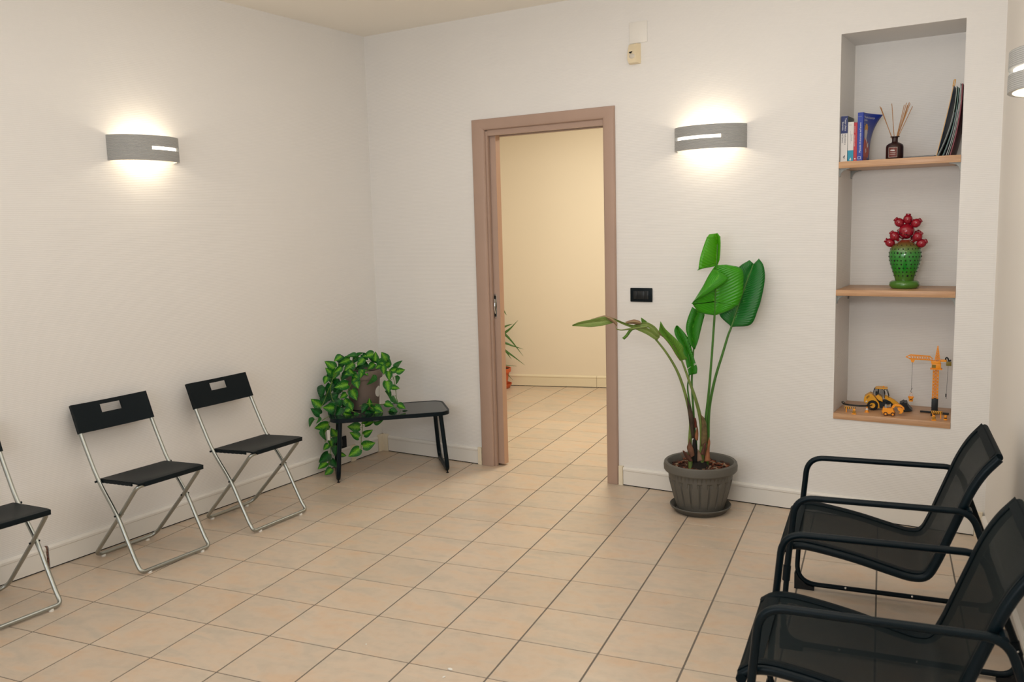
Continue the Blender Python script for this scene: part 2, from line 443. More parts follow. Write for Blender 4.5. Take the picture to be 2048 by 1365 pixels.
# hall beyond the door
HA = Vector((-1.60, 2.235)); HB = Vector((2.95, 3.527))     # its far wall turns against the grid of tiles
mb = MB(); hd = (HB - HA).normalized(); hn = Vector((-hd.y, hd.x)) * .1
q = [HA, HB, HB + hn, HA + hn]
mb.add([(p.x, p.y, z) for z in (0, H) for p in q], [(0, 3, 2, 1), (4, 5, 6, 7), (0, 1, 5, 4), (1, 2, 6, 5), (2, 3, 7, 6), (3, 0, 4, 7)])
struct(mb.obj('wall_far', WALL_HALL, smooth=False))
mb = MB(); mb.box((-1.7, .13, 0), (-1.6, 2.3, H)); struct(mb.obj('wall_hall_left', WALL_HALL, smooth=False))
mb = MB(); mb.box((2.85, .13, 0), (2.95, 3.6, H)); struct(mb.obj('wall_hall_right', WALL_HALL, smooth=False))
mb = MB(); mb.box((-1.7, .13, 0), (-0.12, .2, H)); struct(mb.obj('wall_hall_near', WALL_HALL, smooth=False))
mb = MB(); mb.box((-1.7, .13, H), (3.0, 3.7, H + .1)); struct(mb.obj('ceiling_hall', CEIL, smooth=False))

# floor: grout bed, single tiles where the photograph shows them, the rest joined
floor = struct(bpy.data.objects.new('floor', None)); COL.objects.link(floor)
mb = MB(); mb.box((-1.7, -6.13, -0.06), (4.95, 3.7, -0.0022)); mb.obj('grout_bed', GROUT, floor, smooth=False)
TH, TO, PX, PY = 0.15438852530375521, Vector((1.78826066, -0.29071856)), 0.31428032, 0.30
tc_, ts_ = math.cos(TH), math.sin(TH)
def tpos(c, r): return Vector((TO.x + tc_ * c * PX - ts_ * r * PY, TO.y + ts_ * c * PX + tc_ * r * PY))
def inside(p, poly):
    r = False; n = len(poly)
    for i in range(n):
        a, b = poly[i], poly[(i + 1) % n]
        if (a[1] > p.y) != (b[1] > p.y) and p.x < (b[0] - a[0]) * (p.y - a[1]) / (b[1] - a[1]) + a[0]: r = not r
    return r
MAIN = [(-.2, .05), (4.0, .05), (4.3, -1.6), (3.4, -2.2), (.85, -3.55), (-.2, -3.1)]
HALL = [(.7, .0), (1.95, .0), (.75, 3.1), (-.95, 2.75)]
ROOM = [(-.15, .2), (3.9, .2), (4.9, -6.1), (-.15, -6.1)]
HROOM = [(-1.7, .0), (2.95, .0), (2.95, 3.7), (-1.7, 2.4)]
tm = MB(); tm.box((0.0033, 0.0024, -0.012), (PX - 0.0033, PY - 0.0024, 0.0), bev=0.0012)
tmesh = tm.mesh('tile', TILE, False)
rest = MB(); ntile = 0
for c in range(-14, 16):
    for r in range(-26, 14):
        ctr = tpos(c + .5, r + .5)
        if ntile < 296 and (inside(ctr, MAIN) or inside(ctr, HALL)):
            o = bpy.data.objects.new('tile', tmesh); COL.objects.link(o); o.parent = floor
            p = tpos(c, r); o.location = (p.x, p.y, 0); o.rotation_euler = (0, 0, TH); ntile += 1
        elif inside(ctr, ROOM) or inside(ctr, HROOM):
            p = tpos(c, r)
            rest.box((0.0033, 0.0024, -0.012), (PX - 0.0033, PY - 0.0024, 0.0), mtx=Matrix.Translation((p.x, p.y, 0)) @ Matrix.Rotation(TH, 4, 'Z'))
print('tiles', ntile)
o = rest.obj('tile_field', TILE, floor, smooth=False); o['kind'] = 'stuff'

# skirting: a plastic duct with a rounded cap
SKP = [(0, .006), (-.014, .006), (-.014, .090), (-.017, .094), (-.017, .104), (-.012, .112), (-.004, .114), (0, .114)]
def skirting(name, a, b, nrm, m=BASEB):
    """a, b: ends on the wall face; nrm: 2-D unit normal into the room"""
    mb = MB(); n = len(SKP); vs = []
    for p in (a, b):
        for d, z in SKP: vs.append((p[0] - d * nrm[0], p[1] - d * nrm[1], z))
    fs = [(i, (i + 1) % n, (i + 1) % n + n, i + n) for i in range(n)] + [tuple(range(n))[::-1], tuple(range(n, 2 * n))]
    mb.add(vs, fs)
    # dark shadow gap strip under it
    g = [(p[0] + nrm[0] * d, p[1] + nrm[1] * d, z) for p in (a, b) for d, z in ((0.0, .0), (.010, .0), (.010, .006), (0.0, .006))]
    mb.add(g, [(0, 1, 2, 3), (4, 7, 6, 5), (0, 4, 5, 1), (1, 5, 6, 2), (2, 6, 7, 3), (3, 7, 4, 0)], 1)
    return struct(mb.obj(name, [m, DARK], ang=25))
def cap_piece(parent, a, b, nrm, z1=.118, t=.0185):
    mb = MB()
    vs = [(p[0] + nrm[0] * d, p[1] + nrm[1] * d, z) for z in (0.0005, z1) for p, d in ((a, .0005), (a, t), (b, t), (b, .0005))]
    mb.add(vs, [(0, 3, 2, 1), (4, 5, 6, 7), (0, 1, 5, 4), (1, 2, 6, 5), (2, 3, 7, 6), (3, 0, 4, 7)])
    return mb.obj('end_cap', BASEC, parent, smooth=False)
bl = skirting('baseboard_left', (0, -2.4795), (0, -.33), (1, 0))
bl2 = skirting('baseboard_left_near', (0, -5.98), (0, -2.4925), (1, 0))
bl3 = skirting('baseboard_left_corner', (0, -.30), (0, -.068), (1, 0))
# crumbled seam in the left skirting
mb = MB()
for k in range(7):
    z = .012 + k * .015; y = -2.4860 + random.uniform(-.003, .003)
    mb.box((.0005, y - .004, z), (.013, y + .004, z + .012))
mb.obj('broken_seam', mat('reddish crumbled seam', rgb(110, 78, 66), 0.9), bl2, smooth=False)
cp = cap_piece(bl3, (0, -.352), (0, -.305), (1, 0), .112)
bb = skirting('baseboard_back', (.062, 0), (.835, 0), (0, -1))
cap_piece(bb, (.838, 0), (.866, 0), (0, -1))
corner = MB(); corner.box((.0005, -.062, .0005), (.016, -.0005, .124), bev=.001); corner.box((.0008, -.0162, .0005), (.058, -.0005, .124), bev=.001)
for x, z in ((.040, .080), (.040, .045)): corner.lathe([(0.0, 0.0), (.003, 0.0), (.003, .002)], 8, 0, mtx=Matrix.Translation((x, -.016, z)) @ Matrix.Rotation(PI / 2, 4, 'X'))
corner.obj('corner_piece', BASEC, bb, ang=25)
bb2 = skirting('baseboard_back_right', (1.895, 0), (3.775, 0), (0, -1))
cap_piece(bb2, (1.866, 0), (1.893, 0), (0, -1))
cap_piece(bb2, (3.777, 0), (3.812, 0), (0, -1), .124, .02)
wd_ = Vector((RWS, -1.0)).normalized(); wn = Vector((-1.0, -RWS)).normalized()
br = skirting('baseboard_right', (3.82 + wd_.x * .03, wd_.y * .03), (3.82 + wd_.x * 5.9, wd_.y * 5.9), wn)
hnn = Vector((hd.y, -hd.x))
f0 = HA + hd * ((Vector((.340, 2.786)) - HA).dot(hd))
skirting('baseboard_far', HA + hd * .05, f0 - hd * .0015, hnn, mat('hall skirting', rgb(224, 212, 186), .5))
skirting('baseboard_far_right', f0 + hd * .0015, HB - hd * .1, hnn, mat('hall skirting', rgb(224, 212, 186), .5))

# pocket door in its taupe casing
door = struct(bpy.data.objects.new('door_1', None)); COL.objects.link(door)
CAS = [(0, 0), (0, -.012), (.006, -.019), (.020, -.021), (.070, -.020), (.086, -.014), (.092, -.006), (.092, 0)]
def casing(p0, p1, across, wide, m0, m1):
    """moulding from p0 to p1 (outer edge line), width towards `across`; m0/m1 mitre run at the ends"""
    mb = MB(); n = len(CAS); d = (Vector(p1) - Vector(p0)).normalized(); a = Vector(across); vs = []
    for P, mt in ((Vector(p0), m0), (Vector(p1), m1)):
        for u, y in CAS:
            uu = u / .092 * wide; vs.append(P + a * uu + d * (mt * uu) + Vector((0, y - .0005, 0)))
    mb.add(vs, [(i, (i + 1) % n, (i + 1) % n + n, i + n) for i in range(n)] + [tuple(range(n))[::-1], tuple(range(n, 2 * n))])
    return mb
wl, wr, wh = .092, .075, .070
casing((.868, 0, .001), (.868, 0, 2.247), (1, 0, 0), wl, 0, -wh / wl).obj('casing', TAUPE, door, ang=30)
casing((1.861, 0, .001), (1.861, 0, 2.247), (-1, 0, 0), wr, 0, -wh / wr).obj('casing', TAUPE, door, ang=30)
hm = casing((.868, 0, 2.247), (1.861, 0, 2.247), (0, 0, -1), wh, 0, 0)
n = len(CAS)
for i, (u, y) in enumerate(CAS):
    uu = u / .092 * wh
    hm.v[i] = (.868 + uu * wl / wh, y - .0005, 2.247 - uu); hm.v[i + n] = (1.861 - uu * wr / wh, y - .0005, 2.247 - uu)
hm.obj('casing', TAUPE, door, ang=30)
mb = MB(); mb.box((.932, .001, .001), (.977, .020, 2.172)); mb.obj('jamb', TAUPE, door, smooth=False)
mb = MB(); mb.box((1.787, .001, .001), (1.812, .129, 2.172)); mb.obj('jamb', TAUPE, door, smooth=False)
mb = MB(); mb.box((.932, .090, .001), (.977, .129, 2.172)); mb.obj('jamb', TAUPE, door, smooth=False)
mb = MB(); mb.box((.978, .001, 2.143), (1.786, .022, 2.197)); mb.box((.978, .088, 2.143), (1.786, .129, 2.197)); mb.obj('head_jamb', TAUPE, door, smooth=False)
mb = MB(); mb.box((.978, .024, 2.165), (1.786, .086, 2.197)); mb.obj('track', DARK, door, smooth=False)
mb = MB(); mb.box((.934, .021, .001), (.945, .026, 2.14)); mb.box((.934, .081, .001), (.945, .089, 2.14)); mb.obj('pocket_gap', DARK, door, smooth=False)
mb = MB(); mb.box((.40, .028, .012), (1.017, .078, 2.160), bev=.002); leaf = mb.obj('door_leaf', TAUPE, door, ang=30)
mb = MB(); mb.box((1.0172, .0295, .013), (1.0192, .0765, 2.159)); mb.obj('leaf_edge', TAUPE_E, leaf, smooth=False)
hb = MB()   # recessed pull: oblong rim, dark cup, curved grip
oval = [(.013 * math.cos(t), .080 * math.sin(t) * (1 if abs(math.sin(t)) < .95 else 1)) for t in [2 * PI * k / 24 for k in range(24)]]
oval = [(max(-.011, min(.011, 1.4 * a)), max(-.080, min(.080, 1.25 * b))) for a, b in oval]
hb.prism(oval, .003, 'y', (.984, .0265, 1.064), 0)
hb.prism([(a * .68, b * .86) for a, b in oval], .0012, 'y', (.984, .0246, 1.064), 1)
hb.tube(curve([(.984, .0235, 1.11), (.986, .018, 1.085), (.986, .016, 1.06), (.984, .018, 1.04), (.984, .0235, 1.015)]), .0035, 8, 0)
hb.obj('handle', [CHROME, DARK], leaf)
for z in (1.02, 1.19):
    k = MB(); k.box((1.0193, .044, z - .03), (1.0200, .062, z + .03)); k.obj('latch_plate', TAUPE_E, leaf, smooth=False)

# ---------------------------------------------------------------- wall fittings
sw = thing('light_switch', 'black two-gang rocker switch plate on the back wall beside the door', 'switch', (2.018, 0, 1.158))
mb = MB(); mb.box((-.069, -.010, -.041), (.069, -.0005, .041), bev=.006); mb.obj('cover_plate', BLACKP, sw)
mb = MB(); mb.box((-.047, -.012, -.024), (.047, -.0098, .024), bev=.001); mb.obj('module_frame', mat('black gloss plastic', (.008, .009, .010), .25), sw)
for x0_, x1_ in ((-.046, -.024), (-.023, .023), (.024, .046)):
    mb = MB(); mb.box((x0_ + .0008, -.0145, -.0225), (x1_ - .0008, -.0115, .0225), bev=.0012); mb.obj('rocker', mat('rocker black', rgb(24, 28, 30), .3), sw)

pl_ = thing('blank_cover_plate', 'square off-white blank cover plate high above the switch', 'cover plate', (2.010, 0, 2.634))
mb = MB(); mb.box((-.054, -.007, -.058), (.054, -.0005, .058), bev=.004); mb.obj('plate', mat('wall-white plastic', rgb(230, 226, 219), .5), pl_)

ms = thing('motion_sensor', 'small cream motion sensor under the blank cover plate', 'sensor', (1.990, 0, 2.515))
mb = MB(); mb.add([(-.034, -.0005, -.052), (.034, -.0005, -.052), (.034, -.0005, .058), (-.034, -.0005, .058),
                   (-.026, -.036, -.048), (.026, -.036, -.048), (.018, -.030, .056), (-.034, -.012, .056), (-.030, -.042, -.030), (.026, -.042, -.030), (.022, -.044, .005), (-.030, -.040, .005)],
                  [(0, 4, 5, 1), (4, 8, 9, 5), (8, 11, 10, 9), (11, 7, 6, 10), (7, 3, 2, 6), (1, 5, 9, 10, 6, 2), (0, 3, 7, 11, 8, 4), (0, 1, 2, 3)])
mb.obj('housing', mat('cream sensor plastic', rgb(226, 210, 178), .45), ms, ang=30)
mb = MB(); mb.ball((-.002, -.036, -.013), (.022, .012, .016)); mb.obj('lens', mat('milky lens', rgb(205, 196, 182), .35), ms)
mb = MB(); mb.prism([(-.018, .010), (.004, .014), (-.004, .002), (-.012, .002)], .002, 'y', (-.002, -.0445, 0)); mb.obj('sensor_window', DARK, ms, smooth=False)

so = thing('wall_socket', 'black wall socket low on the left wall behind the trailing vine', 'socket', (0, -.452, .150))
mb = MB(); mb.box((.0005, -.070, -.042), (.011, .070, .042), bev=.005); mb.obj('cover_plate', BLACKP, so)
for y in (-.035, .010):
    mb = MB(); mb.box((.0105, y - .018, -.022), (.013, y + .018, .022), bev=.001); mb.obj('socket_module', mat('socket black', (.01, .011, .012), .3), so)
    
# wall lamps: thick grey ribbed half-shell, white diffusers above and below, a slit in front
LAMP_GREY = None
def mat_lamp():
    m, nt, b = nodes('ribbed grey ceramic'); L = nt.links.new
    b.inputs['Base Color'].default_value = (*rgb(163, 163, 161), 1); b.inputs['Roughness'].default_value = .5
    tc = nt.nodes.new('ShaderNodeTexCoord'); w = nt.nodes.new('ShaderNodeTexWave'); w.wave_type = 'BANDS'; w.bands_direction = 'Z'; w.inputs['Scale'].default_value = 52
    L(tc.outputs['Object'], w.inputs['Vector'])
    bp = nt.nodes.new('ShaderNodeBump'); bp.inputs['Strength'].default_value = .5; bp.inputs['Distance'].default_value = .0015
    L(w.outputs['Fac'], bp.inputs['Height']); L(bp.outputs['Normal'], b.inputs['Normal']); bp.inputs['Strength'].default_value = .9
    return m
LAMP_GREY = mat_lamp()
LAMP_IN = mat('white lamp inside', rgb(238, 230, 215), .6)
GLOWS = mat('lamp slit glow', (.9, .85, .75), .5, emit=(1.0, .93, .82), estr=2.2)
def wall_lamp(label, loc, rotz, slit):
    """local: wall at y=0, bulges towards -y, z centre 0"""
    t = thing('wall_lamp', label, 'lamp', loc, rotz, 'grey half-round wall lamps')
    A, Pd, T, hz = .200, .140, .014, .0625
    def out(f, o=0.0): return ((A - o) * math.cos(f), -(Pd - o) * math.sin(f) - .0006)
    fs = [PI * k / 48 for k in range(49)]
    s0, s1 = slit
    zb = [-hz, -.009, .009, hz]
    mb = MB()
    idx = {}
    def cell_open(k, j): return j == 1 and s0 <= (fs[k] + fs[k + 1]) / 2 <= s1
    for k in range(48):
        for j in range(3):
            if cell_open(k, j):
                # lips of the slit
                for z in (zb[1], zb[2]):
                    a, b = out(fs[k]), out(fs[k + 1]); c, d = out(fs[k + 1], T), out(fs[k], T)
                    mb.add([(*a, z), (*b, z), (*c, z), (*d, z)], [(0, 1, 2, 3)])
                if not cell_open(k - 1, j):
                    a, d = out(fs[k]), out(fs[k], T); mb.add([(*a, zb[1]), (*a, zb[2]), (*d, zb[2]), (*d, zb[1])], [(0, 1, 2, 3)])
                if not cell_open(k + 1, j):
                    a, d = out(fs[k + 1]), out(fs[k + 1], T); mb.add([(*a, zb[1]), (*a, zb[2]), (*d, zb[2]), (*d, zb[1])], [(0, 1, 2, 3)])
                continue
            a, b = out(fs[k]), out(fs[k + 1]); c, d = out(fs[k + 1], T), out(fs[k], T)
            mb.add([(*a, zb[j]), (*b, zb[j]), (*b, zb[j + 1]), (*a, zb[j + 1])], [(0, 1, 2, 3)])
            mb.add([(*d, zb[j]), (*c, zb[j]), (*c, zb[j + 1]), (*d, zb[j + 1])], [(3, 2, 1, 0)], 1)
        for z in (zb[0], zb[3]):
            a, b = out(fs[k]), out(fs[k + 1]); c, d = out(fs[k + 1], T), out(fs[k], T)
            mb.add([(*a, z), (*b, z), (*c, z), (*d, z)], [(0, 1, 2, 3)])
    mb.obj('shell', [LAMP_GREY, LAMP_IN], t, ang=50)
    d = MB(); rows = [[(*out(f, T + .0015), z) for f in fs if s0 - .1 <= f <= s1 + .1] for z in (-.016, .016)]
    inner = [[(*out(f, T + .0045), z) for f in fs if s0 - .1 <= f <= s1 + .1] for z in (-.016, .016)]
    d.grid(rows); d.grid(inner, flip=True)
    d.obj('slit_diffuser', GLOWS, t)
    mb = MB(); mb.box((-.185, -.012, -.045), (.185, -.0006, .045)); mb.obj('back_plate', LAMP_IN, t, smooth=False)
    bl_ = bpy.data.lights.new('lamp_bulb', 'POINT'); bl_.energy = 1.35; bl_.color = (1.0, .89, .72); bl_.shadow_soft_size = .022
    bo = bpy.data.objects.new('lamp_bulb', bl_); COL.objects.link(bo); bo.parent = t; bo.location = (0, -.070, 0)
    return t
wall_lamp('grey half-round wall lamp on the left wall above the folding chairs', (0, -1.783, 2.020), PI / 2, (PI * .15, PI * .56))
wall_lamp('grey half-round wall lamp on the back wall between door and niche', (2.430, 0, 2.021), 0, (PI * .34, PI * .86))
wall_lamp('grey half-round wall lamp on the right wall, cut by the picture edge', (3.82 + RWS * 1.43, -1.43, 2.016), -PI / 2 + math.atan(RWS), (PI * .15, PI * .60))

# ---------------------------------------------------------------- folding chairs along the left wall
def fold_chair(label):
    """local: wall at x=0, front towards +x, width along y"""
    t = thing('folding_chair', label, 'chair', group='folding chairs along the left wall')
    R = .0095
    prof = [(.046, .768), (.100, .648), (.155, .535), (.222, .415), (.338, .268), (.405, .150), (.458, .055)]
    def side(y): return curve([(x, y, z) for x, z in prof], 5)
    W = .195
    # front frame: both uprights and the bar on the floor
    pl, pr_ = side(-W), side(W)
    bend = rounded([pl[-1], (.487, -W, .0155), (.487, W, .0155), pr_[-1]], .062, 8)
    mb = MB(); mb.tube(pl[:-1] + bend + pr_[:-1][::-1], R, 12); mb.obj('front_frame', STEEL, t)
    # rear frame: loop from under the seat front to the bar by the wall
    w2, w3 = .176, .172
    top = [(.484, -w2, .424), (.484, w2, .424)]
    loop = rounded([(.484, -w2, .424), (.338, -w2, .268), (.088, -w3, .0155), (.088, w3, .0155), (.338, w2, .268), (.484, w2, .424)], [.03, .6, .055, .055, .6, .03], 7, closed=True)
    mb = MB(); mb.tube(loop, R, 12, closed=True); mb.obj('rear_frame', STEEL, t)
    # seat: thin shell, front and side lips with a notch where the tube shows
    mb = MB(); rows = []
    n = 12
    for i in range(n + 1):
        u = i / n; x = .205 + u * .300; row = []
        for j in range(13):
            v = -1 + 2 * j / 12; y = .181 * v
            z = .428 + .018 * u - .007 * math.sin(PI * u) * (1 - v * v) - (.006 * max(0, u - .9) * 10) * .6
            row.append((x, y, z))
        rows.append(row)
    mb.grid(rows)
    lo = [[(x, y, z - .008) for x, y, z in r] for r in rows]; mb.grid(lo, flip=True)
    E = [rows[0], [r[-1] for r in rows], rows[-1][::-1], [r[0] for r in rows][::-1]]
    for e in E: mb.grid([e, [(x, y, z - .008) for x, y, z in e]])
    mb.box((.497, -.150, .421), (.5055, .181, .4435), bev=.002)
    for s in (-1, 1):
        for k in range(8):
            xa, xb = .207 + k * .031, .207 + (k + 1) * .031
            za = .426 + .018 * (xa - .205) / .3
            mb.box((xa, s * .181 - .004, za - .015), (xb, s * .181 + .0015 - (.002 if s > 0 else -.0005), za))
    mb.obj('seat', BLACKP, t)
    # backrest with hand slot, hollowed a little
    mb = MB()
    A = Vector((.046 + .004, 0, .768 + .006)); Bv = Vector((.102, 0, .640)); dv = (Bv - A)
    nv = Vector((dv.z, 0, -dv.x)).normalized(); nv = nv if nv.x > 0 else -nv
    ys = [-.206, -.195, -.16, -.12, -.09, -.056, -.03, 0, .03, .056, .09, .12, .16, .195, .206]
    ts = [0, .08, .135, .30, .435, .6, .8, 1.0]
    def hole(i, j): return ys[j] > -.06 and ys[j + 1] < .06 and .13 <= ts[i] and ts[i + 1] <= .44
    def P(i, j, o):
        v = ys[j] / .206; return A + dv * ts[i] + Vector((0, ys[j], 0)) + nv * (o - .010 * (1 - v * v) + .004)
    for i in range(len(ts) - 1):
        for j in range(len(ys) - 1):
            if hole(i, j): continue
            a = [P(i, j, .009), P(i, j + 1, .009), P(i + 1, j + 1, .009), P(i + 1, j, .009)]
            bo = [-.010 if abs(ys[q]) > .17 else -.0005 for q in (j, j + 1)]; b = [P(i, j, bo[0]), P(i, j + 1, bo[1]), P(i + 1, j + 1, bo[1]), P(i + 1, j, bo[0])]
            mb.add(a, [(0, 1, 2, 3)]); mb.add(b, [(3, 2, 1, 0)])
            for di, dj, e in ((-1, 0, (0, 1)), (1, 0, (2, 3)), (0, -1, (3, 0)), (0, 1, (1, 2))):
                ii, jj = i + di, j + dj
                if not (0 <= ii < len(ts) - 1 and 0 <= jj < len(ys) - 1) or hole(ii, jj):
                    mb.add([a[e[0]], a[e[1]], b[e[1]], b[e[0]]], [(0, 1, 2, 3)])
    mb.obj('backrest', BLACKP, t, ang=50)
    for y in (-.150, .150):
        mb = MB(); mb.lathe([(.0, .0), (.011, .0), (.011, .009), (.007, .012)], 10, c=(.487, y, 0)); mb.obj('foot_cap', WHITEP, t)
    for y in (-.125, .125):
        mb = MB(); mb.lathe([(.0, .0), (.011, .0), (.011, .009), (.007, .012)], 10, c=(.088, y, 0)); mb.obj('foot_cap', WHITEP, t)
    for s in (-1, 1):
        mb = MB(); mb.tube([(.338, s * .163, .268), (.338, s * .209, .268)], .0045, 8); mb.obj('pivot_bolt', BLACKM, t)
        mb = MB(); mb.tube([(.214, s * .170, .4205), (.214, s * .212, .4205)], .0055, 8); mb.obj('seat_bolt', BLACKM, t)
    return t
ch = fold_chair('black folding chair with silver tubes, in the middle of the three along the left wall')
ch.location = (.004, -2.128, 0)
dup(ch, (.036, -1.492, 0), math.radians(1.2), 'black folding chair with silver tubes, nearest to the bench with the vine', 'folding chairs along the left wall')
dup(ch, (-.006, -2.895, 0), math.radians(-1), 'black folding chair with silver tubes, cut by the left picture edge', 'folding chairs along the left wall')

# ---------------------------------------------------------------- low bench across the corner
ba = math.atan2(.704, .71)
bench = thing('low_bench', 'black metal bench with dark glass top across the corner', 'bench', (.410, -.403, 0), ba)
def rrect(hx, hy, r, n=7):
    o = []
    for cx, cy, a0 in ((hx - r, hy - r, 0), (-hx + r, hy - r, PI / 2), (-hx + r, -hy + r, PI), (hx - r, -hy + r, 1.5 * PI)):
        for k in range(n + 1):
            a = a0 + PI / 2 * k / n; o.append((cx + r * math.cos(a), cy + r * math.sin(a)))
    return o
ZT = .412
out_, in_ = rrect(.378, .198, .075), rrect(.366, .186, .063)
n = len(out_); mb = MB()
vs = [(x, y, z) for z in (ZT - .024, ZT) for x, y in out_] + [(x, y, z) for z in (ZT - .024, ZT) for x, y in in_]
fs = []
for i in range(n):
    j = (i + 1) % n
    fs += [(i, j, n + j, n + i), (2 * n + j, 2 * n + i, 3 * n + i, 3 * n + j), (n + i, n + j, 3 * n + j, 3 * n + i), (j, i, 2 * n + i, 2 * n + j)]
mb.add(vs, fs); mb.obj('top_frame', BLACKM, bench)
mb = MB(); mb.prism(rrect(.3655, .1855, .0625), .006, 'z', (0, 0, ZT - .0045)); mb.obj('glass_top', GLASST, bench, smooth=False)
for s in (-1, 1):
    pth = rounded([(s * .318, -.150, ZT - .024), (s * .347, -.188, .022), (s * .347, .188, .022), (s * .318, .150, ZT - .024)], .055, 8)
    # flat oval tube
    mb = MB(); mb.tube(pth, .0138, 10); mb.obj('leg_loop', BLACKM, bench)
    for y in (-.165, .165):
        mb = MB(); mb.lathe([(0, 0), (.008, 0), (.009, .004), (.005, .006), (.005, .014)], 10, c=(s * .347, y, 0)); mb.obj('glide_foot', RUBBER, bench)
mb = MB()
for y in (-.14, .14): mb.box((-.33, y - .01, ZT - .036), (.33, y + .01, ZT - .0235))
mb.obj('under_rail', BLACKM, bench, smooth=False)

# ---------------------------------------------------------------- mesh lounge chairs on the right
def lounge(label):
    """local: +x = depth towards the wall, +y = away from the far frame to the near one (0 .. .57), front at x=0"""
    t = thing('lounge_chair', label, 'chair', group='mesh lounge chairs on the right')
    r = .0115
    for y in (0.0, .57):
        up = [(.012, y, .275), (.026, y, .335), (.034, y, .41), (.040, y, .50)]
        arm = rounded([(.012, y, .275), (.040, y, .579), (.606, y, .583), (.652, y, .448), (.712, y, .285)], [0, .075, .075, .3, 0], 9)
        mb = MB(); mb.tube(arm, r, 12); mb.obj('arm_tube', BLACKM, t)
        base = rounded([(.016, y, .31), (.000, y, .0235), (.772, y, .0235), (.700, y, .315)], [0, .085, .06, 0], 9)
        mb = MB(); mb.tube(base, r * .88, 12); mb.obj('base_loop', BLACKM, t)
        for p in (((.0155, y, .318), (.0118, y, .262)), ((.697, y, .325), (.716, y, .25))):
            mb = MB(); mb.tube(p, r * 1.22, 12); mb.obj('collar', BLACKM, t)
        mb = MB(); mb.prism([(-.006, .0), (.075, .0), (.075, .014), (.045, .020), (.012, .050), (-.001, .075), (-.006, .070)], .026, 'y', (0, y, 0)); mb.obj('foot_block', RUBBER, t, smooth=False)
        mb = MB(); mb.prism([(.70, .0), (.772, .0), (.776, .045), (.765, .040), (.745, .02), (.70, .014)], .026, 'y', (0, y, 0)); mb.obj('foot_block', RUBBER, t, smooth=False)
        for px_ in (.20, .455):
            mb = MB(); mb.ball((px_, y + .0095, .028), .005, 0, 10, 6); mb.obj('screw', CHROME, t)
        mb = MB(); mb.ball((.7055, y + .010, .300), .005, 0, 10, 6); mb.obj('screw', CHROME, t)
    prof = curve([(-.014, .362), (.020, .384), (.070, .390), (.150, .380), (.250, .361), (.350, .336), (.430, .319), (.478, .330), (.508, .385), (.540, .472), (.572, .560), (.604, .645), (.640, .712), (.684, .768)], 5)
    prof = [(p.x, p.z) for p in [Vector((q.x, 0, q.y)) for q in prof]]
    y0, y1 = .045, .525
    for y in (y0, y1):
        mb = MB(); mb.tube([(x, y, z - .006) for x, z in prof], .0155, 12); mb.obj('seat_rail', BLACKM, t)
    # the sling wraps round both rails as a wide hem
    L = [0.0]
    for a, b in zip(prof[:-1], prof[1:]): L.append(L[-1] + math.hypot(b[0] - a[0], b[1] - a[1]))
    def strip(ya, yb, off, m, name, cols=2):
        mb = MB(); rows = []
        for i, (x, z) in enumerate(prof):
            a = prof[max(0, i - 1)]; b = prof[min(len(prof) - 1, i + 1)]
            tx, tz = b[0] - a[0], b[1] - a[1]; l = math.hypot(tx, tz); nx, nz = -tz / l, tx / l
            row = []
            for k in range(cols + 1):
                f = k / cols; y = ya + (yb - ya) * f; sag = -.012 * math.sin(PI * (y - y0) / (y1 - y0)) if y0 < y < y1 else 0
                row.append((x + nx * (off + sag), y, z + nz * (off + sag)))
            rows.append(row)
        mb.grid(rows)
        me = mb.obj(name, m, t)
        ul = me.data.uv_layers[0]
        return me
    strip(y0 + .028, y1 - .028, .0095, SLING, 'mesh_sling', 12)
    for ya, yb in ((y0 - .006, y0 + .030), (y1 - .030, y1 + .006)):
        o = strip(ya, yb, .0105, HEM, 'side_hem', 3)
        md = o.modifiers.new('s', 'SOLIDIFY'); md.thickness = .0015
    # end hems: front sleeve and top sleeve with their tubes
    mb = MB(); mb.tube([(-.010, y0 - .018, .353), (-.010, y1 + .018, .353)], .0145, 12)
    rows = [[(x + o_[0], y, z + o_[1]) for y in (y0 + .02, y1 - .02)] for x, z, o_ in [(-.014, .362, (0, .008)), (.000, .374, (-.004, .010)), (.020, .384, (-.005, .0085)), (.045, .389, (-.004, .008))]]
    mb.grid(rows); mb.obj('front_sleeve', HEM, t)
    mb = MB(); mb.tube([(.684, y0 + .012, .762), (.684, y1 - .012, .762)], .0135, 12)
    i0 = len(prof) - 3
    rows = [[(x - .009, y, z + .008) for y in (y0 + .02, y1 - .02)] for x, z in prof[i0:]]
    mb.grid(rows); mb.obj('top_sleeve', HEM, t)
    for y in (.020, .550):
        mb = MB(); mb.tube([(.018, y - .022, .352), (.018, y + .022, .352)], .009, 10); mb.obj('bracket', BLACKM, t)
        mb = MB(); mb.tube([(.600, y - .022, .580), (.600, y + .022, .580)], .009, 10); mb.obj('bracket', BLACKM, t)
    return t
LA = .154
lc = lounge('black mesh lounge chair with armrests, in front of the wall niche')
# mirrored width axis: local +y must run towards the camera side, so turn by LA and flip
def flip_y(root):
    for ch_ in root.children:
        me = ch_.data
        if me.get('flipped'): continue
        for v in me.vertices: v.co.y = -v.co.y
        me.flip_normals(); me['flipped'] = 1
flip_y(lc)
lc.location = (3.171, -1.035, 0); lc.rotation_euler = (0, 0, LA)
o2x, o2y = 3.171 + .965 * math.sin(LA) - .003, -1.035 - .965 * math.cos(LA)
dup(lc, (o2x, o2y, 0), LA, 'black mesh lounge chair with armrests, nearest to the camera', 'mesh lounge chairs on the right')

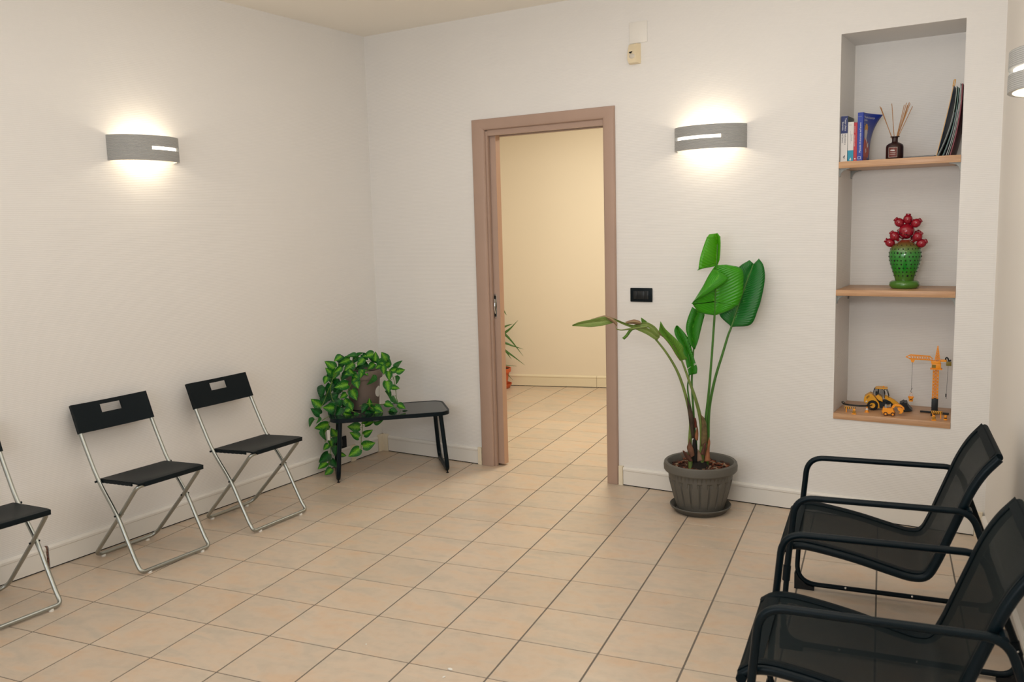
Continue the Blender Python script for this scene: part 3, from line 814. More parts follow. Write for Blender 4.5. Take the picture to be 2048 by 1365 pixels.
# ---------------------------------------------------------------- bird-of-paradise plant in a grey pot
LEAF = {
'B':[[(0.076,-0.005,1.079),(0.079,-0.004,1.079),(0.085,-0.002,1.08)],[(0.015,-0.058,1.098),(0.081,-0.008,1.108),(0.149,0.0,1.103)],[(-0.014,-0.09,1.147),(0.083,-0.013,1.154),(0.2,0.008,1.137)],[(0.01,-0.087,1.185),(0.086,-0.017,1.205),(0.221,0.015,1.193)],[(0.04,-0.076,1.238),(0.088,-0.022,1.252),(0.223,0.021,1.253)],[(0.065,-0.067,1.29),(0.091,-0.026,1.3),(0.22,0.025,1.304)],[(0.084,-0.055,1.324),(0.093,-0.03,1.337),(0.198,0.028,1.331)],[(0.088,-0.043,1.335),(0.094,-0.03,1.346),(0.137,0.006,1.346)]],
'flap':[[(-0.012,-0.095,1.148),(0.005,-0.131,1.16),(0.005,-0.12,1.161)],[(0.01,-0.088,1.185),(0.038,-0.119,1.191),(0.05,-0.104,1.187)],[(0.04,-0.077,1.238),(0.079,-0.104,1.236),(0.103,-0.085,1.222)],[(0.065,-0.068,1.29),(0.125,-0.088,1.287),(0.168,-0.062,1.275)],[(0.087,-0.06,1.327),(0.119,-0.09,1.322),(0.136,-0.073,1.307)]],
'C':[[(0.143,0.072,1.013),(0.145,0.073,1.012),(0.15,0.075,1.011)],[(0.083,0.061,1.076),(0.16,0.089,1.072),(0.243,0.087,1.025)],[(0.099,0.088,1.14),(0.176,0.105,1.138),(0.277,0.099,1.102)],[(0.123,0.108,1.21),(0.192,0.121,1.202),(0.294,0.116,1.177)],[(0.15,0.117,1.288),(0.209,0.133,1.255),(0.304,0.13,1.268)],[(0.171,0.125,1.331),(0.226,0.144,1.309),(0.294,0.137,1.334)],[(0.218,0.141,1.363),(0.239,0.149,1.343),(0.266,0.148,1.371)]],
'A':[[(0.054,0.051,1.334),(0.06,0.075,1.335),(0.067,0.077,1.343)],[(-0.011,-0.004,1.321),(0.062,0.075,1.355),(0.082,0.061,1.368)],[(-0.003,-0.001,1.383),(0.063,0.081,1.402),(0.085,0.062,1.403)],[(0.006,0.024,1.44),(0.062,0.086,1.45),(0.085,0.068,1.452)],[(0.019,0.039,1.487),(0.06,0.085,1.483),(0.082,0.072,1.49)],[(0.025,0.062,1.504),(0.054,0.083,1.508),(0.065,0.076,1.51)]],
'tip':[[(-0.347,-0.347,1.073),(-0.353,-0.338,1.068),(-0.35,-0.348,1.061)],[(-0.357,-0.365,1.089),(-0.372,-0.36,1.072),(-0.371,-0.37,1.054)],[(-0.388,-0.391,1.096),(-0.398,-0.384,1.069),(-0.399,-0.395,1.048)],[(-0.435,-0.423,1.085),(-0.44,-0.414,1.065),(-0.441,-0.425,1.044)],[(-0.492,-0.458,1.072),(-0.486,-0.445,1.06),(-0.477,-0.452,1.048)],[(-0.519,-0.482,1.058),(-0.524,-0.474,1.055),(-0.518,-0.482,1.053)]],
'brown':[[(-0.452,-0.4,1.082),(-0.446,-0.409,1.081),(-0.449,-0.399,1.079)],[(-0.42,-0.389,1.092),(-0.416,-0.398,1.09),(-0.42,-0.389,1.086)],[(-0.388,-0.377,1.101),(-0.385,-0.387,1.097),(-0.391,-0.378,1.092)],[(-0.372,-0.371,1.098),(-0.369,-0.381,1.093),(-0.375,-0.373,1.086)],[(-0.351,-0.364,1.091),(-0.351,-0.375,1.085),(-0.36,-0.367,1.076)],[(-0.332,-0.357,1.075),(-0.333,-0.368,1.071),(-0.343,-0.361,1.064)],[(-0.322,-0.354,1.058),(-0.32,-0.364,1.052),(-0.327,-0.355,1.045)]],
'rolled':[[(-0.358,-0.338,1.087),(-0.353,-0.328,1.078),(-0.342,-0.332,1.07)],[(-0.322,-0.309,1.066),(-0.323,-0.301,1.058),(-0.317,-0.307,1.051)],[(-0.286,-0.28,1.048),(-0.289,-0.273,1.04),(-0.286,-0.28,1.033)],[(-0.245,-0.25,1.038),(-0.251,-0.243,1.026),(-0.25,-0.252,1.013)],[(-0.203,-0.219,1.021),(-0.212,-0.213,1.006),(-0.214,-0.223,0.99)],[(-0.172,-0.192,0.991),(-0.18,-0.186,0.976),(-0.182,-0.195,0.962)],[(-0.161,-0.172,0.974),(-0.171,-0.167,0.965),(-0.175,-0.177,0.957)]],
'pink':[[(-0.31,-0.286,1.06),(-0.3,-0.296,1.057),(-0.301,-0.282,1.051)],[(-0.287,-0.278,1.068),(-0.279,-0.289,1.061),(-0.282,-0.276,1.051)],[(-0.266,-0.27,1.073),(-0.261,-0.282,1.063),(-0.266,-0.27,1.05)],[(-0.245,-0.263,1.068),(-0.24,-0.274,1.059),(-0.245,-0.263,1.047)],[(-0.232,-0.258,1.06),(-0.227,-0.27,1.056),(-0.231,-0.258,1.049)]],
'blade':[[(-0.27,-0.262,1.044),(-0.27,-0.255,1.039),(-0.265,-0.26,1.035)],[(-0.241,-0.243,1.053),(-0.241,-0.237,1.045),(-0.236,-0.241,1.037)],[(-0.213,-0.224,1.056),(-0.212,-0.218,1.041),(-0.21,-0.224,1.03)],[(-0.18,-0.204,1.035),(-0.189,-0.201,1.02),(-0.192,-0.209,1.008)],[(-0.161,-0.189,1.007),(-0.174,-0.187,0.995),(-0.18,-0.196,0.987)],[(-0.149,-0.176,0.985),(-0.161,-0.174,0.979),(-0.175,-0.185,0.977)]],
'spike':[[(-0.237,-0.236,1.053),(-0.226,-0.229,1.056),(-0.21,-0.227,1.058)],[(-0.237,-0.242,1.067),(-0.229,-0.236,1.067),(-0.221,-0.236,1.069)],[(-0.236,-0.247,1.081),(-0.237,-0.244,1.082),(-0.235,-0.246,1.081)]],
'curl':[[(-0.351,-0.327,1.044),(-0.345,-0.335,1.042),(-0.347,-0.325,1.037)],[(-0.344,-0.324,1.031),(-0.338,-0.333,1.029),(-0.34,-0.323,1.023)],[(-0.32,-0.316,1.023),(-0.315,-0.325,1.022),(-0.319,-0.315,1.018)],[(-0.283,-0.302,1.029),(-0.278,-0.311,1.026),(-0.282,-0.302,1.021)],[(-0.23,-0.284,1.038),(-0.226,-0.293,1.034),(-0.23,-0.284,1.028)],[(-0.188,-0.269,1.045),(-0.184,-0.278,1.041),(-0.188,-0.269,1.034)]],
'drop':[[(-0.252,-0.281,1.036),(-0.248,-0.29,1.031),(-0.252,-0.281,1.024)],[(-0.276,-0.29,1.029),(-0.268,-0.297,1.024),(-0.268,-0.287,1.017)],[(-0.289,-0.294,1.014),(-0.28,-0.302,1.011),(-0.278,-0.29,1.006)],[(-0.302,-0.299,0.994),(-0.292,-0.306,0.991),(-0.291,-0.295,0.986)],[(-0.319,-0.305,0.977),(-0.31,-0.312,0.974),(-0.309,-0.301,0.968)]],
'G':[[(-0.075,-0.105,0.841),(-0.074,-0.09,0.841),(-0.039,-0.092,0.852)],[(-0.092,-0.122,0.875),(-0.086,-0.105,0.879),(-0.055,-0.109,0.884)],[(-0.114,-0.141,0.923),(-0.107,-0.123,0.927),(-0.054,-0.119,0.923)],[(-0.142,-0.161,0.967),(-0.129,-0.142,0.968),(-0.094,-0.144,0.973)],[(-0.154,-0.176,0.983),(-0.145,-0.158,0.998),(-0.132,-0.168,1.017)],[(-0.162,-0.189,1.004),(-0.161,-0.174,1.034),(-0.153,-0.186,1.06)]],
'E':[[(-0.069,0.01,0.745),(-0.054,0.028,0.747),(-0.029,0.025,0.755)],[(-0.082,0.013,0.791),(-0.062,0.033,0.796),(-0.03,0.032,0.786)],[(-0.096,0.015,0.844),(-0.078,0.034,0.848),(-0.045,0.033,0.826)],[(-0.114,0.016,0.902),(-0.099,0.034,0.9),(-0.059,0.035,0.873)],[(-0.143,0.012,0.949),(-0.126,0.031,0.953),(-0.078,0.035,0.937)],[(-0.155,0.015,0.986),(-0.142,0.033,0.991),(-0.11,0.031,0.983)],[(-0.148,0.025,1.012),(-0.149,0.037,1.012),(-0.14,0.028,1.013)]],
'D':[[(-0.049,0.032,0.887),(-0.051,0.045,0.883),(-0.043,0.033,0.886)],[(-0.075,0.027,0.92),(-0.058,0.048,0.924),(-0.03,0.044,0.929)],[(-0.085,0.029,0.961),(-0.067,0.051,0.977),(-0.019,0.053,0.985)],[(-0.094,0.031,0.997),(-0.061,0.058,1.024),(-0.01,0.061,1.031)],[(-0.088,0.039,1.048),(-0.048,0.068,1.064),(-0.003,0.069,1.066)],[(-0.066,0.052,1.115),(-0.04,0.076,1.093),(-0.006,0.073,1.084)]],
'scratch':[[(-0.073,-0.005,0.782),(-0.056,0.001,0.795)],[(-0.039,0.007,0.803),(-0.027,0.012,0.81)],[(-0.04,0.007,0.808),(-0.03,0.011,0.814)]],
}
STEM = {
'B':[(0.026,0.009,0.396),(0.026,0.009,0.501),(0.043,0.005,0.639),(0.061,0.001,0.847),(0.072,-0.001,0.992),(0.079,-0.004,1.082),(0.088,-0.02,1.22),(0.094,-0.028,1.343)],
'C':[(0.031,0.032,0.391),(0.033,0.033,0.497),(0.041,0.036,0.596),(0.066,0.045,0.732),(0.102,0.058,0.866),(0.128,0.067,0.963),(0.145,0.073,1.013),(0.177,0.103,1.138),(0.21,0.131,1.255),(0.237,0.148,1.339)],
'A':[(0.008,0.045,0.386),(0.016,0.048,0.53),(0.027,0.063,0.689),(0.042,0.068,0.91),(0.054,0.072,1.128),(0.058,0.074,1.272),(0.061,0.075,1.337),(0.062,0.084,1.45)],
'D':[(-0.044,0.038,0.382),(-0.055,0.039,0.55),(-0.064,0.041,0.698),(-0.059,0.043,0.81),(-0.055,0.044,0.886),(-0.048,0.066,1.014)],
'E':[(-0.033,0.02,0.387),(-0.056,0.017,0.529),(-0.078,0.015,0.665),(-0.073,0.022,0.738),(-0.074,0.032,0.833),(-0.116,0.042,0.918)],
'F':[(-0.046,-0.037,0.38),(-0.039,-0.046,0.506),(-0.056,-0.063,0.631),(-0.089,-0.095,0.768),(-0.134,-0.133,0.874),(-0.184,-0.172,0.958),(-0.216,-0.202,1.004)],
'G':[(0.018,-0.025,0.384),(0.015,-0.037,0.51),(-0.009,-0.056,0.634),(-0.038,-0.072,0.731),(-0.074,-0.088,0.841),(-0.105,-0.128,0.927)],
}

# pot front bottom [ 0.273 -0.48   0.41 ]
# pot [ 0.21968386 -0.42035615  0.41      ]
# rim L/R [array([-0.08668386, -0.07764385,  0.211     ]), array([0.10231614, 0.09135615, 0.216     ]), array([0.00531614, 0.00435615, 0.19      ]), array([-0.08368386, -0.07464385, -0.008     ]), array([ 0.08431614,  0.07535615, -0.016     ])]
VINE = [
([-0.09,-0.17,0.283],[-0.117,-0.224,0.336],'f'),
([-0.072,-0.209,0.255],[-0.094,-0.246,0.295],'f'),
([-0.08,-0.254,0.242],[-0.081,-0.278,0.197],'f'),
([-0.065,-0.127,0.357],[-0.084,-0.177,0.33],'f'),
([-0.033,-0.084,0.331],[-0.065,-0.148,0.314],'f'),
([-0.009,-0.081,0.306],[-0.045,-0.132,0.257],'f'),
([0.007,-0.065,0.342],[-0.035,-0.119,0.361],'n'),
([0.007,-0.048,0.346],[0.034,-0.026,0.374],'n'),
([0.047,-0.037,0.334],[0.019,-0.076,0.292],'f'),
([0.083,0.018,0.358],[0.046,-0.044,0.351],'f'),
([0.107,0.002,0.318],[0.113,0.006,0.378],'f'),
([0.156,0.061,0.316],[0.145,0.024,0.375],'f'),
([0.121,0.062,0.325],[0.175,0.094,0.291],'n'),
([0.091,0.012,0.297],[0.059,-0.025,0.26],'f'),
([0.143,0.035,0.303],[0.113,-0.003,0.267],'f'),
([0.113,0.027,0.315],[0.166,0.038,0.285],'f'),
([0.238,0.06,0.263],[0.197,0.021,0.25],'f'),
([0.207,0.102,0.254],[0.237,0.114,0.313],'n'),
([0.246,0.048,0.249],[0.292,0.078,0.26],'f'),
([0.196,0.026,0.25],[0.214,0.01,0.193],'f'),
([0.175,0.0,0.289],[0.184,-0.006,0.233],'f'),
([0.227,0.052,0.216],[0.236,0.052,0.162],'n'),
([0.215,0.027,0.143],[0.258,0.056,0.141],'f'),
([0.188,0.014,0.188],[0.214,0.001,0.115],'f'),
([0.172,0.012,0.116],[0.214,0.025,0.064],'n'),
([0.236,0.023,0.092],[0.273,0.021,0.038],'n'),
([0.079,-0.093,0.272],[0.082,-0.119,0.221],'f'),
([0.076,-0.087,0.265],[0.116,-0.08,0.235],'f'),
([0.057,-0.121,0.242],[0.042,-0.158,0.192],'f'),
([0.044,-0.129,0.215],[0.074,-0.134,0.154],'f'),
([0.142,-0.065,0.239],[0.121,-0.094,0.172],'n'),
([0.006,-0.156,0.181],[-0.05,-0.223,0.17],'f'),
([0.019,-0.135,0.144],[0.056,-0.134,0.077],'f'),
([-0.007,-0.162,0.119],[-0.02,-0.207,0.099],'f'),
([-0.004,-0.18,0.085],[0.035,-0.16,0.032],'f'),
([0.031,-0.18,0.069],[0.046,-0.167,0.014],'f'),
([-0.134,-0.266,0.047],[-0.175,-0.31,0.099],'f'),
([-0.101,-0.315,0.007],[-0.125,-0.362,0.052],'d'),
([-0.034,-0.254,0.044],[-0.069,-0.317,0.054],'f'),
([-0.117,-0.241,0.17],[-0.141,-0.268,0.096],'d'),
([-0.108,-0.318,-0.01],[-0.102,-0.341,-0.049],'n'),
([-0.137,-0.324,-0.027],[-0.162,-0.352,-0.074],'n'),
([-0.089,-0.256,-0.068],[-0.148,-0.32,-0.09],'f'),
([-0.006,-0.222,-0.057],[-0.034,-0.265,-0.017],'f'),
([-0.043,-0.228,-0.148],[-0.049,-0.272,-0.088],'f'),
([-0.097,-0.278,-0.102],[-0.084,-0.292,-0.169],'n'),
([-0.075,-0.264,-0.165],[-0.056,-0.26,-0.216],'f'),
([-0.085,-0.268,-0.198],[-0.1,-0.3,-0.23],'f'),
([-0.084,-0.274,-0.255],[-0.112,-0.331,-0.309],'d'),
([-0.093,-0.284,-0.317],[-0.117,-0.342,-0.344],'f'),
([-0.071,-0.266,-0.358],[-0.095,-0.306,-0.394],'f'),
([-0.075,-0.253,-0.298],[-0.039,-0.246,-0.355],'d'),
([-0.016,-0.241,-0.258],[0.024,-0.225,-0.274],'f'),
([0.123,-0.195,-0.08],[0.071,-0.252,-0.07],'f'),
([0.111,-0.195,-0.148],[0.085,-0.244,-0.106],'f'),
([0.123,-0.157,-0.135],[0.176,-0.134,-0.109],'f'),
([0.131,-0.18,-0.206],[0.202,-0.142,-0.185],'f'),
([0.109,-0.192,-0.223],[0.075,-0.259,-0.262],'f'),
([0.14,-0.16,-0.072],[0.185,-0.124,-0.048],'f'),
([0.151,-0.15,-0.037],[0.127,-0.182,-0.061],'f'),
([0.174,-0.109,-0.054],[0.221,-0.073,-0.054],'n'),
([0.113,-0.081,0.035],[0.119,-0.084,0.085],'f'),
([0.135,-0.087,0.026],[0.185,-0.073,0.003],'f'),
([0.161,-0.08,0.035],[0.21,-0.063,0.003],'f'),
([0.176,-0.102,0.002],[0.222,-0.078,-0.029],'f'),
([0.126,-0.134,0.01],[0.176,-0.105,-0.006],'d'),
([0.199,-0.024,0.048],[0.256,-0.009,0.032],'f'),
([0.239,-0.034,-0.007],[0.302,-0.003,-0.03],'n'),
([0.256,0.003,0.008],[0.243,-0.046,-0.024],'f'),
([0.274,0.014,0.04],[0.318,0.034,0.014],'f'),
([0.3,0.025,-0.02],[0.34,0.048,-0.007],'d'),
([0.128,-0.118,0.046],[0.114,-0.163,0.007],'d'),
([0.035,-0.181,0.025],[0.013,-0.231,-0.003],'f'),
([0.041,-0.232,0.008],[0.099,-0.21,-0.019],'f'),
([0.079,-0.194,-0.004],[0.126,-0.182,-0.031],'f'),
([-0.046,-0.2,0.283],[-0.062,-0.217,0.217],'f'),
([-0.013,-0.192,0.298],[-0.032,-0.233,0.264],'f'),
([-0.094,-0.195,0.25],[-0.101,-0.207,0.191],'d'),
([-0.081,-0.166,0.216],[-0.087,-0.206,0.157],'d'),
([-0.056,-0.169,0.173],[-0.078,-0.193,0.103],'d'),
([-0.086,-0.222,0.191],[-0.093,-0.244,0.119],'d'),
([-0.058,-0.19,0.117],[-0.081,-0.22,0.051],'d'),
([-0.108,-0.193,0.114],[-0.129,-0.231,0.068],'d'),
([-0.001,-0.229,0.042],[-0.005,-0.27,-0.014],'d'),
([-0.046,-0.247,0.029],[-0.064,-0.269,-0.027],'d'),
([0.032,-0.16,0.281],[0.062,-0.146,0.235],'f'),
([0.04,-0.144,0.269],[0.017,-0.194,0.249],'f'),
([-0.014,-0.136,0.252],[-0.03,-0.178,0.211],'d'),
([0.037,-0.148,0.251],[0.077,-0.122,0.219],'f'),
([0.163,0.078,0.297],[0.133,0.043,0.263],'f'),
([0.012,-0.015,0.29],[-0.006,-0.065,0.26],'d'),
([-0.073,-0.095,0.313],[-0.101,-0.125,0.269],'d'),
([0.006,-0.018,0.303],[0.044,0.015,0.274],'d'),
([0.065,0.004,0.332],[0.115,0.022,0.3],'d'),
([-0.11,-0.111,0.34],[-0.061,-0.079,0.316],'d'),
([-0.005,-0.028,0.342],[-0.032,-0.065,0.302],'d'),
([-0.022,-0.201,0.088],[-0.037,-0.227,0.025],'d'),
([-0.02,-0.149,0.082],[-0.03,-0.176,0.026],'d'),
([-0.128,-0.226,0.11],[-0.132,-0.257,0.048],'d'),
([-0.045,-0.232,-0.212],[-0.052,-0.254,-0.278],'d'),
([-0.044,-0.225,-0.138],[-0.047,-0.248,-0.197],'d'),
([0.028,-0.027,0.36],[0.063,-0.015,0.323],'d'),
([-0.051,-0.228,0.072],[-0.062,-0.252,0.008],'d'),
]
VINE_STEM = [
 [[-0.021,-0.072,0.325],[-0.015,-0.067,0.292],[0.001,-0.053,0.268],[0.082,-0.088,0.266],[0.11,-0.063,0.262]],
 [[0.023,-0.141,0.183],[0.007,-0.154,0.146],[-0.006,-0.166,0.108],[-0.014,-0.173,0.083]],
 [[-0.016,-0.216,0.039],[-0.016,-0.175,0.018],[0.056,-0.189,0.019],[0.097,-0.162,-0.001],[0.155,-0.116,-0.017],[0.213,-0.056,-0.008],[0.253,-0.005,0.015],[0.273,0.022,0.031]],
 [[-0.016,-0.216,0.039],[-0.043,-0.239,0.009],[-0.081,-0.274,-0.02],[-0.105,-0.295,-0.038]],
 [[0.126,-0.107,0.046],[0.144,-0.099,0.03],[0.182,-0.078,0.004]],
 [[0.129,-0.173,-0.047],[0.127,-0.175,-0.111],[0.12,-0.181,-0.162],[0.116,-0.185,-0.24]],
 [[0.205,0.022,0.266],[0.222,0.037,0.213],[0.23,0.044,0.167],[0.233,0.047,0.108],[0.234,0.048,0.075],[0.271,0.025,0.037]],
 [[-0.065,-0.219,0.203],[-0.085,-0.237,0.159],[-0.106,-0.256,0.09],[-0.104,-0.294,0.046],[-0.118,-0.306,-0.017]],
 [[-0.007,-0.06,0.305],[-0.051,-0.099,0.282],[-0.034,-0.191,0.284],[-0.059,-0.214,0.235],[-0.076,-0.229,0.165],[-0.069,-0.223,0.087],[-0.016,-0.216,0.039]],
 [[-0.043,-0.239,0.009],[-0.068,-0.262,-0.048],[-0.076,-0.269,-0.079],[-0.094,-0.285,-0.123],[-0.094,-0.286,-0.181]],
 [[-0.076,-0.269,-0.079],[-0.068,-0.262,-0.164],[-0.074,-0.267,-0.255],[-0.078,-0.271,-0.294],[-0.085,-0.277,-0.346]],
 [[0.086,-0.146,0.044],[0.12,-0.108,0.056],[0.176,-0.059,0.048]],
 [[-0.007,-0.06,0.305],[0.05,-0.009,0.314],[0.107,0.042,0.303],[0.205,0.022,0.266]],
 [[-0.016,-0.216,0.039],[-0.021,-0.18,0.122],[-0.023,-0.182,0.2],[-0.034,-0.191,0.284]],
]
VPOT = (0.220, -0.420)
VTAG = (-0.069, -0.277, -0.134)
SHEATH = [
(3,[[(-0.023,-0.055,0.279),(-0.005,-0.061,0.282),(0.004,-0.045,0.279)],[(-0.028,-0.057,0.336),(-0.01,-0.063,0.344),(-0.001,-0.047,0.346)],[(-0.024,-0.055,0.405),(-0.012,-0.064,0.413),(-0.008,-0.049,0.415)]]),
(0,[[(-0.026,-0.083,0.307),(-0.012,-0.09,0.32),(-0.005,-0.075,0.325)],[(-0.04,-0.087,0.346),(-0.02,-0.093,0.353),(-0.009,-0.076,0.352)],[(-0.044,-0.089,0.371),(-0.025,-0.095,0.375),(-0.015,-0.079,0.372)],[(-0.035,-0.086,0.396),(-0.025,-0.095,0.399),(-0.024,-0.082,0.396)],[(-0.032,-0.085,0.418),(-0.027,-0.096,0.421),(-0.03,-0.084,0.418)]]),
(1,[[(-0.027,-0.094,0.293),(-0.015,-0.102,0.297),(-0.011,-0.088,0.296)],[(-0.045,-0.1,0.313),(-0.029,-0.107,0.316),(-0.021,-0.091,0.313)],[(-0.06,-0.105,0.347),(-0.045,-0.113,0.344),(-0.037,-0.097,0.333)],[(-0.058,-0.104,0.352),(-0.052,-0.115,0.355),(-0.056,-0.104,0.351)]]),
(4,[[(0.013,-0.085,0.295),(0.03,-0.091,0.302),(0.039,-0.075,0.301)],[(0.013,-0.085,0.327),(0.027,-0.092,0.333),(0.032,-0.078,0.333)],[(0.014,-0.084,0.352),(0.022,-0.094,0.355),(0.023,-0.081,0.352)],[(0.015,-0.084,0.363),(0.019,-0.095,0.366),(0.016,-0.083,0.363)]]),
(1,[[(0.026,-0.069,0.333),(0.04,-0.077,0.334),(0.045,-0.063,0.328)],[(0.033,-0.067,0.36),(0.045,-0.075,0.358),(0.048,-0.061,0.35)],[(0.043,-0.063,0.389),(0.051,-0.073,0.385),(0.051,-0.06,0.375)],[(0.051,-0.061,0.396),(0.055,-0.072,0.399),(0.052,-0.06,0.396)]]),
(2,[[(0.037,-0.044,0.288),(0.057,-0.05,0.293),(0.069,-0.033,0.292)],[(0.04,-0.043,0.32),(0.056,-0.05,0.324),(0.065,-0.034,0.321)],[(0.048,-0.04,0.36),(0.06,-0.049,0.364),(0.064,-0.034,0.361)],[(0.055,-0.038,0.4),(0.065,-0.047,0.4),(0.067,-0.033,0.395)],[(0.06,-0.036,0.424),(0.065,-0.047,0.428),(0.062,-0.035,0.425)]]),
(2,[[(-0.018,-0.048,0.404),(-0.004,-0.056,0.405),(0.001,-0.041,0.4)],[(-0.014,-0.047,0.434),(-0.002,-0.055,0.437),(0.003,-0.041,0.434)],[(-0.009,-0.044,0.459),(0.0,-0.054,0.464),(0.001,-0.041,0.464)],[(-0.005,-0.043,0.483),(0.0,-0.054,0.486),(-0.003,-0.043,0.483)]]),
(5,[[(-0.019,-0.043,0.469),(-0.009,-0.052,0.472),(-0.007,-0.039,0.47)],[(-0.019,-0.043,0.501),(-0.01,-0.052,0.504),(-0.009,-0.039,0.502)],[(-0.018,-0.042,0.524),(-0.012,-0.053,0.527),(-0.015,-0.041,0.524)]]),
(6,[[(0.022,-0.052,0.37),(0.042,-0.057,0.386),(0.054,-0.04,0.395)],[(0.025,-0.051,0.449),(0.042,-0.057,0.454),(0.051,-0.041,0.454)],[(0.026,-0.05,0.498),(0.04,-0.058,0.503),(0.045,-0.043,0.503)],[(0.02,-0.052,0.552),(0.032,-0.061,0.543),(0.036,-0.047,0.529)]]),
(7,[[(-0.028,-0.055,0.412),(-0.017,-0.063,0.414),(-0.014,-0.05,0.41)],[(-0.041,-0.059,0.493),(-0.024,-0.066,0.486),(-0.015,-0.05,0.474)],[(-0.051,-0.063,0.581),(-0.033,-0.069,0.564),(-0.022,-0.053,0.542)],[(-0.057,-0.065,0.641),(-0.047,-0.074,0.635),(-0.046,-0.061,0.625)]]),
]
SX, SY = 2.46, -.24
potm = mat('grey-brown pot plastic', rgb(94, 91, 84), .55, var=.06, vscale=6)
pot = thing('flower_pot', 'large grey-brown fluted flower pot on a saucer by the back wall', 'pot', (SX, SY, 0))
prof = [(.0, .0)] + [(.118, .0), (.126, .006), (.140, .06), (.155, .12), (.166, .17), (.1725, .222)]
mb = MB(); N = 240; rows = []
pr_ = [(.118, .012), (.126, .018), (.133, .045), (.142, .075), (.150, .105), (.158, .135), (.165, .165), (.169, .185), (.171, .192), (.1745, .226)]
for r0, z in pr_:
    row = []
    for j in range(N + 1):
        a = 2 * PI * j / N; ph = (j % 12)
        g = 0.0
        if .05 < z < .188:
            g = -.0060 if ph in (0, 1) else .0022
            if z > .18: g = .0022 if 4 <= ph <= 9 else -.0050
        row.append(((r0 + g) * math.cos(a), (r0 + g) * math.sin(a), z))
    rows.append(row)
mb.grid(rows)
mb.lathe([(.1745, .226), (.190, .228), (.1965, .236), (.198, .258), (.195, .274), (.189, .280), (.178, .277), (.172, .266), (.168, .240), (.165, .215)], 96, close_bottom=False)
mb.lathe([(.0, .012), (.118, .012)], 40, close_bottom=False)
mb.obj('pot_body', potm, pot, ang=28)
mb = MB(); mb.lathe([(.0, .0), (.132, .0), (.140, .004), (.150, .022), (.162, .028), (.1655, .036), (.162, .039), (.156, .034), (.144, .028), (.130, .011), (.0, .011)], 64); mb.obj('saucer', mat('darker saucer plastic', rgb(88, 86, 80), .5), pot, ang=50)
vdir = Vector((-.336, .942, 0))
mb = MB(); c_ = Vector((0, 0, 0)) - vdir * .1285 + Vector((0, 0, .046)); mb.ball(c_, (.004, .0015, .003), 0, 8, 6)
mb.ball(c_ + Vector((.006, 0, .001)), (.003, .0015, .002), 0, 8, 6); mb.obj('paint_fleck', WHITEP, pot)
soilm = mat('bark soil', rgb(72, 42, 30), .95, var=.6, vscale=40, bump=1.0, bscale=90)
mb = MB(); rows = []
for i in range(9):
    rr = .166 * i / 8; rows.append([(rr * math.cos(2 * PI * j / 40), rr * math.sin(2 * PI * j / 40), .236 + .012 * noise.noise(Vector((rr * 25 * math.cos(2 * PI * j / 40), rr * 25 * math.sin(2 * PI * j / 40), 0)))) for j in range(41)])
mb.grid(rows); mb.obj('soil', soilm, pot)
chm = [mat('bark chip a', rgb(120, 66, 42), .9, var=.3, vscale=30), mat('bark chip b', rgb(70, 46, 36), .9), mat('bark chip c', rgb(150, 128, 104), .9)]
mb = MB()
for k in range(220):
    a = random.uniform(0, 2 * PI); rr = .160 * math.sqrt(random.random()); s = random.uniform(.004, .011)
    mt = Matrix.Translation((rr * math.cos(a), rr * math.sin(a), .240 + random.uniform(0, .012))) @ Matrix.Rotation(random.uniform(0, PI), 4, 'Z') @ Matrix.Rotation(random.uniform(-.7, .7), 4, 'X')
    mb.box((-s * 1.6, -s * .6, -s * .25), (s * 1.6, s * .6, s * .25), random.choice((0, 0, 1, 1, 2)), mtx=mt)
o = mb.obj('bark_chips', chm, pot, smooth=False); o['kind'] = 'stuff'

G_A = mat_leaf('banana leaf bright', rgb(84, 176, 18), rgb(124, 200, 44), .36, 26, .30, .06)
G_B = mat_leaf('banana leaf front', rgb(62, 164, 10), rgb(92, 182, 24), .34, 26, .28, .05)
G_C = mat_leaf('banana leaf dark', rgb(12, 112, 30), rgb(64, 164, 40), .36, 30, .18, .05)
G_D = mat_leaf('banana leaf mid', rgb(48, 138, 22), rgb(96, 170, 50), .38, 24, .25, .06)
G_F = mat_leaf('withered leaf', rgb(126, 150, 70), rgb(160, 178, 104), .5, 18, .2, .25)
G_G = mat_leaf('drooping leaf', rgb(98, 150, 46), rgb(130, 172, 78), .42, 22, .22, .12)
G_FB = mat_leaf('browned leaf', rgb(150, 118, 92), rgb(170, 150, 104), .6, 18, .15, .3)
STEMG = mat('leaf stalk green', rgb(64, 112, 40), .42, var=.15, vscale=20)
STEMO = mat('ageing stalk olive', rgb(104, 124, 60), .45, var=.2, vscale=14)
plant = thing('bird_of_paradise_plant', 'tall green plant with broad paddle leaves growing in the grey pot', 'plant', (SX, SY, 0))
def loft(rows3, seg_u=5, seg_v=5, bulge=.010, dirn=vdir):
    """three rails (left edge, midrib, right edge) -> smooth grid"""
    rails = [curve([r[k] for r in rows3], seg_v) for k in range(3)]
    out = []
    for l, m, r in zip(*rails):
        row = []
        for side in (0, 1):
            a, b = (l, m) if side == 0 else (m, r)
            for k in range(seg_u):
                f = k / seg_u; p = a.lerp(b, f); w = (b - a).length
                row.append(p + dirn * (-bulge * math.sin(PI * f) * min(1, w / .06)))
        row.append(r.copy()); out.append(row)
    return out
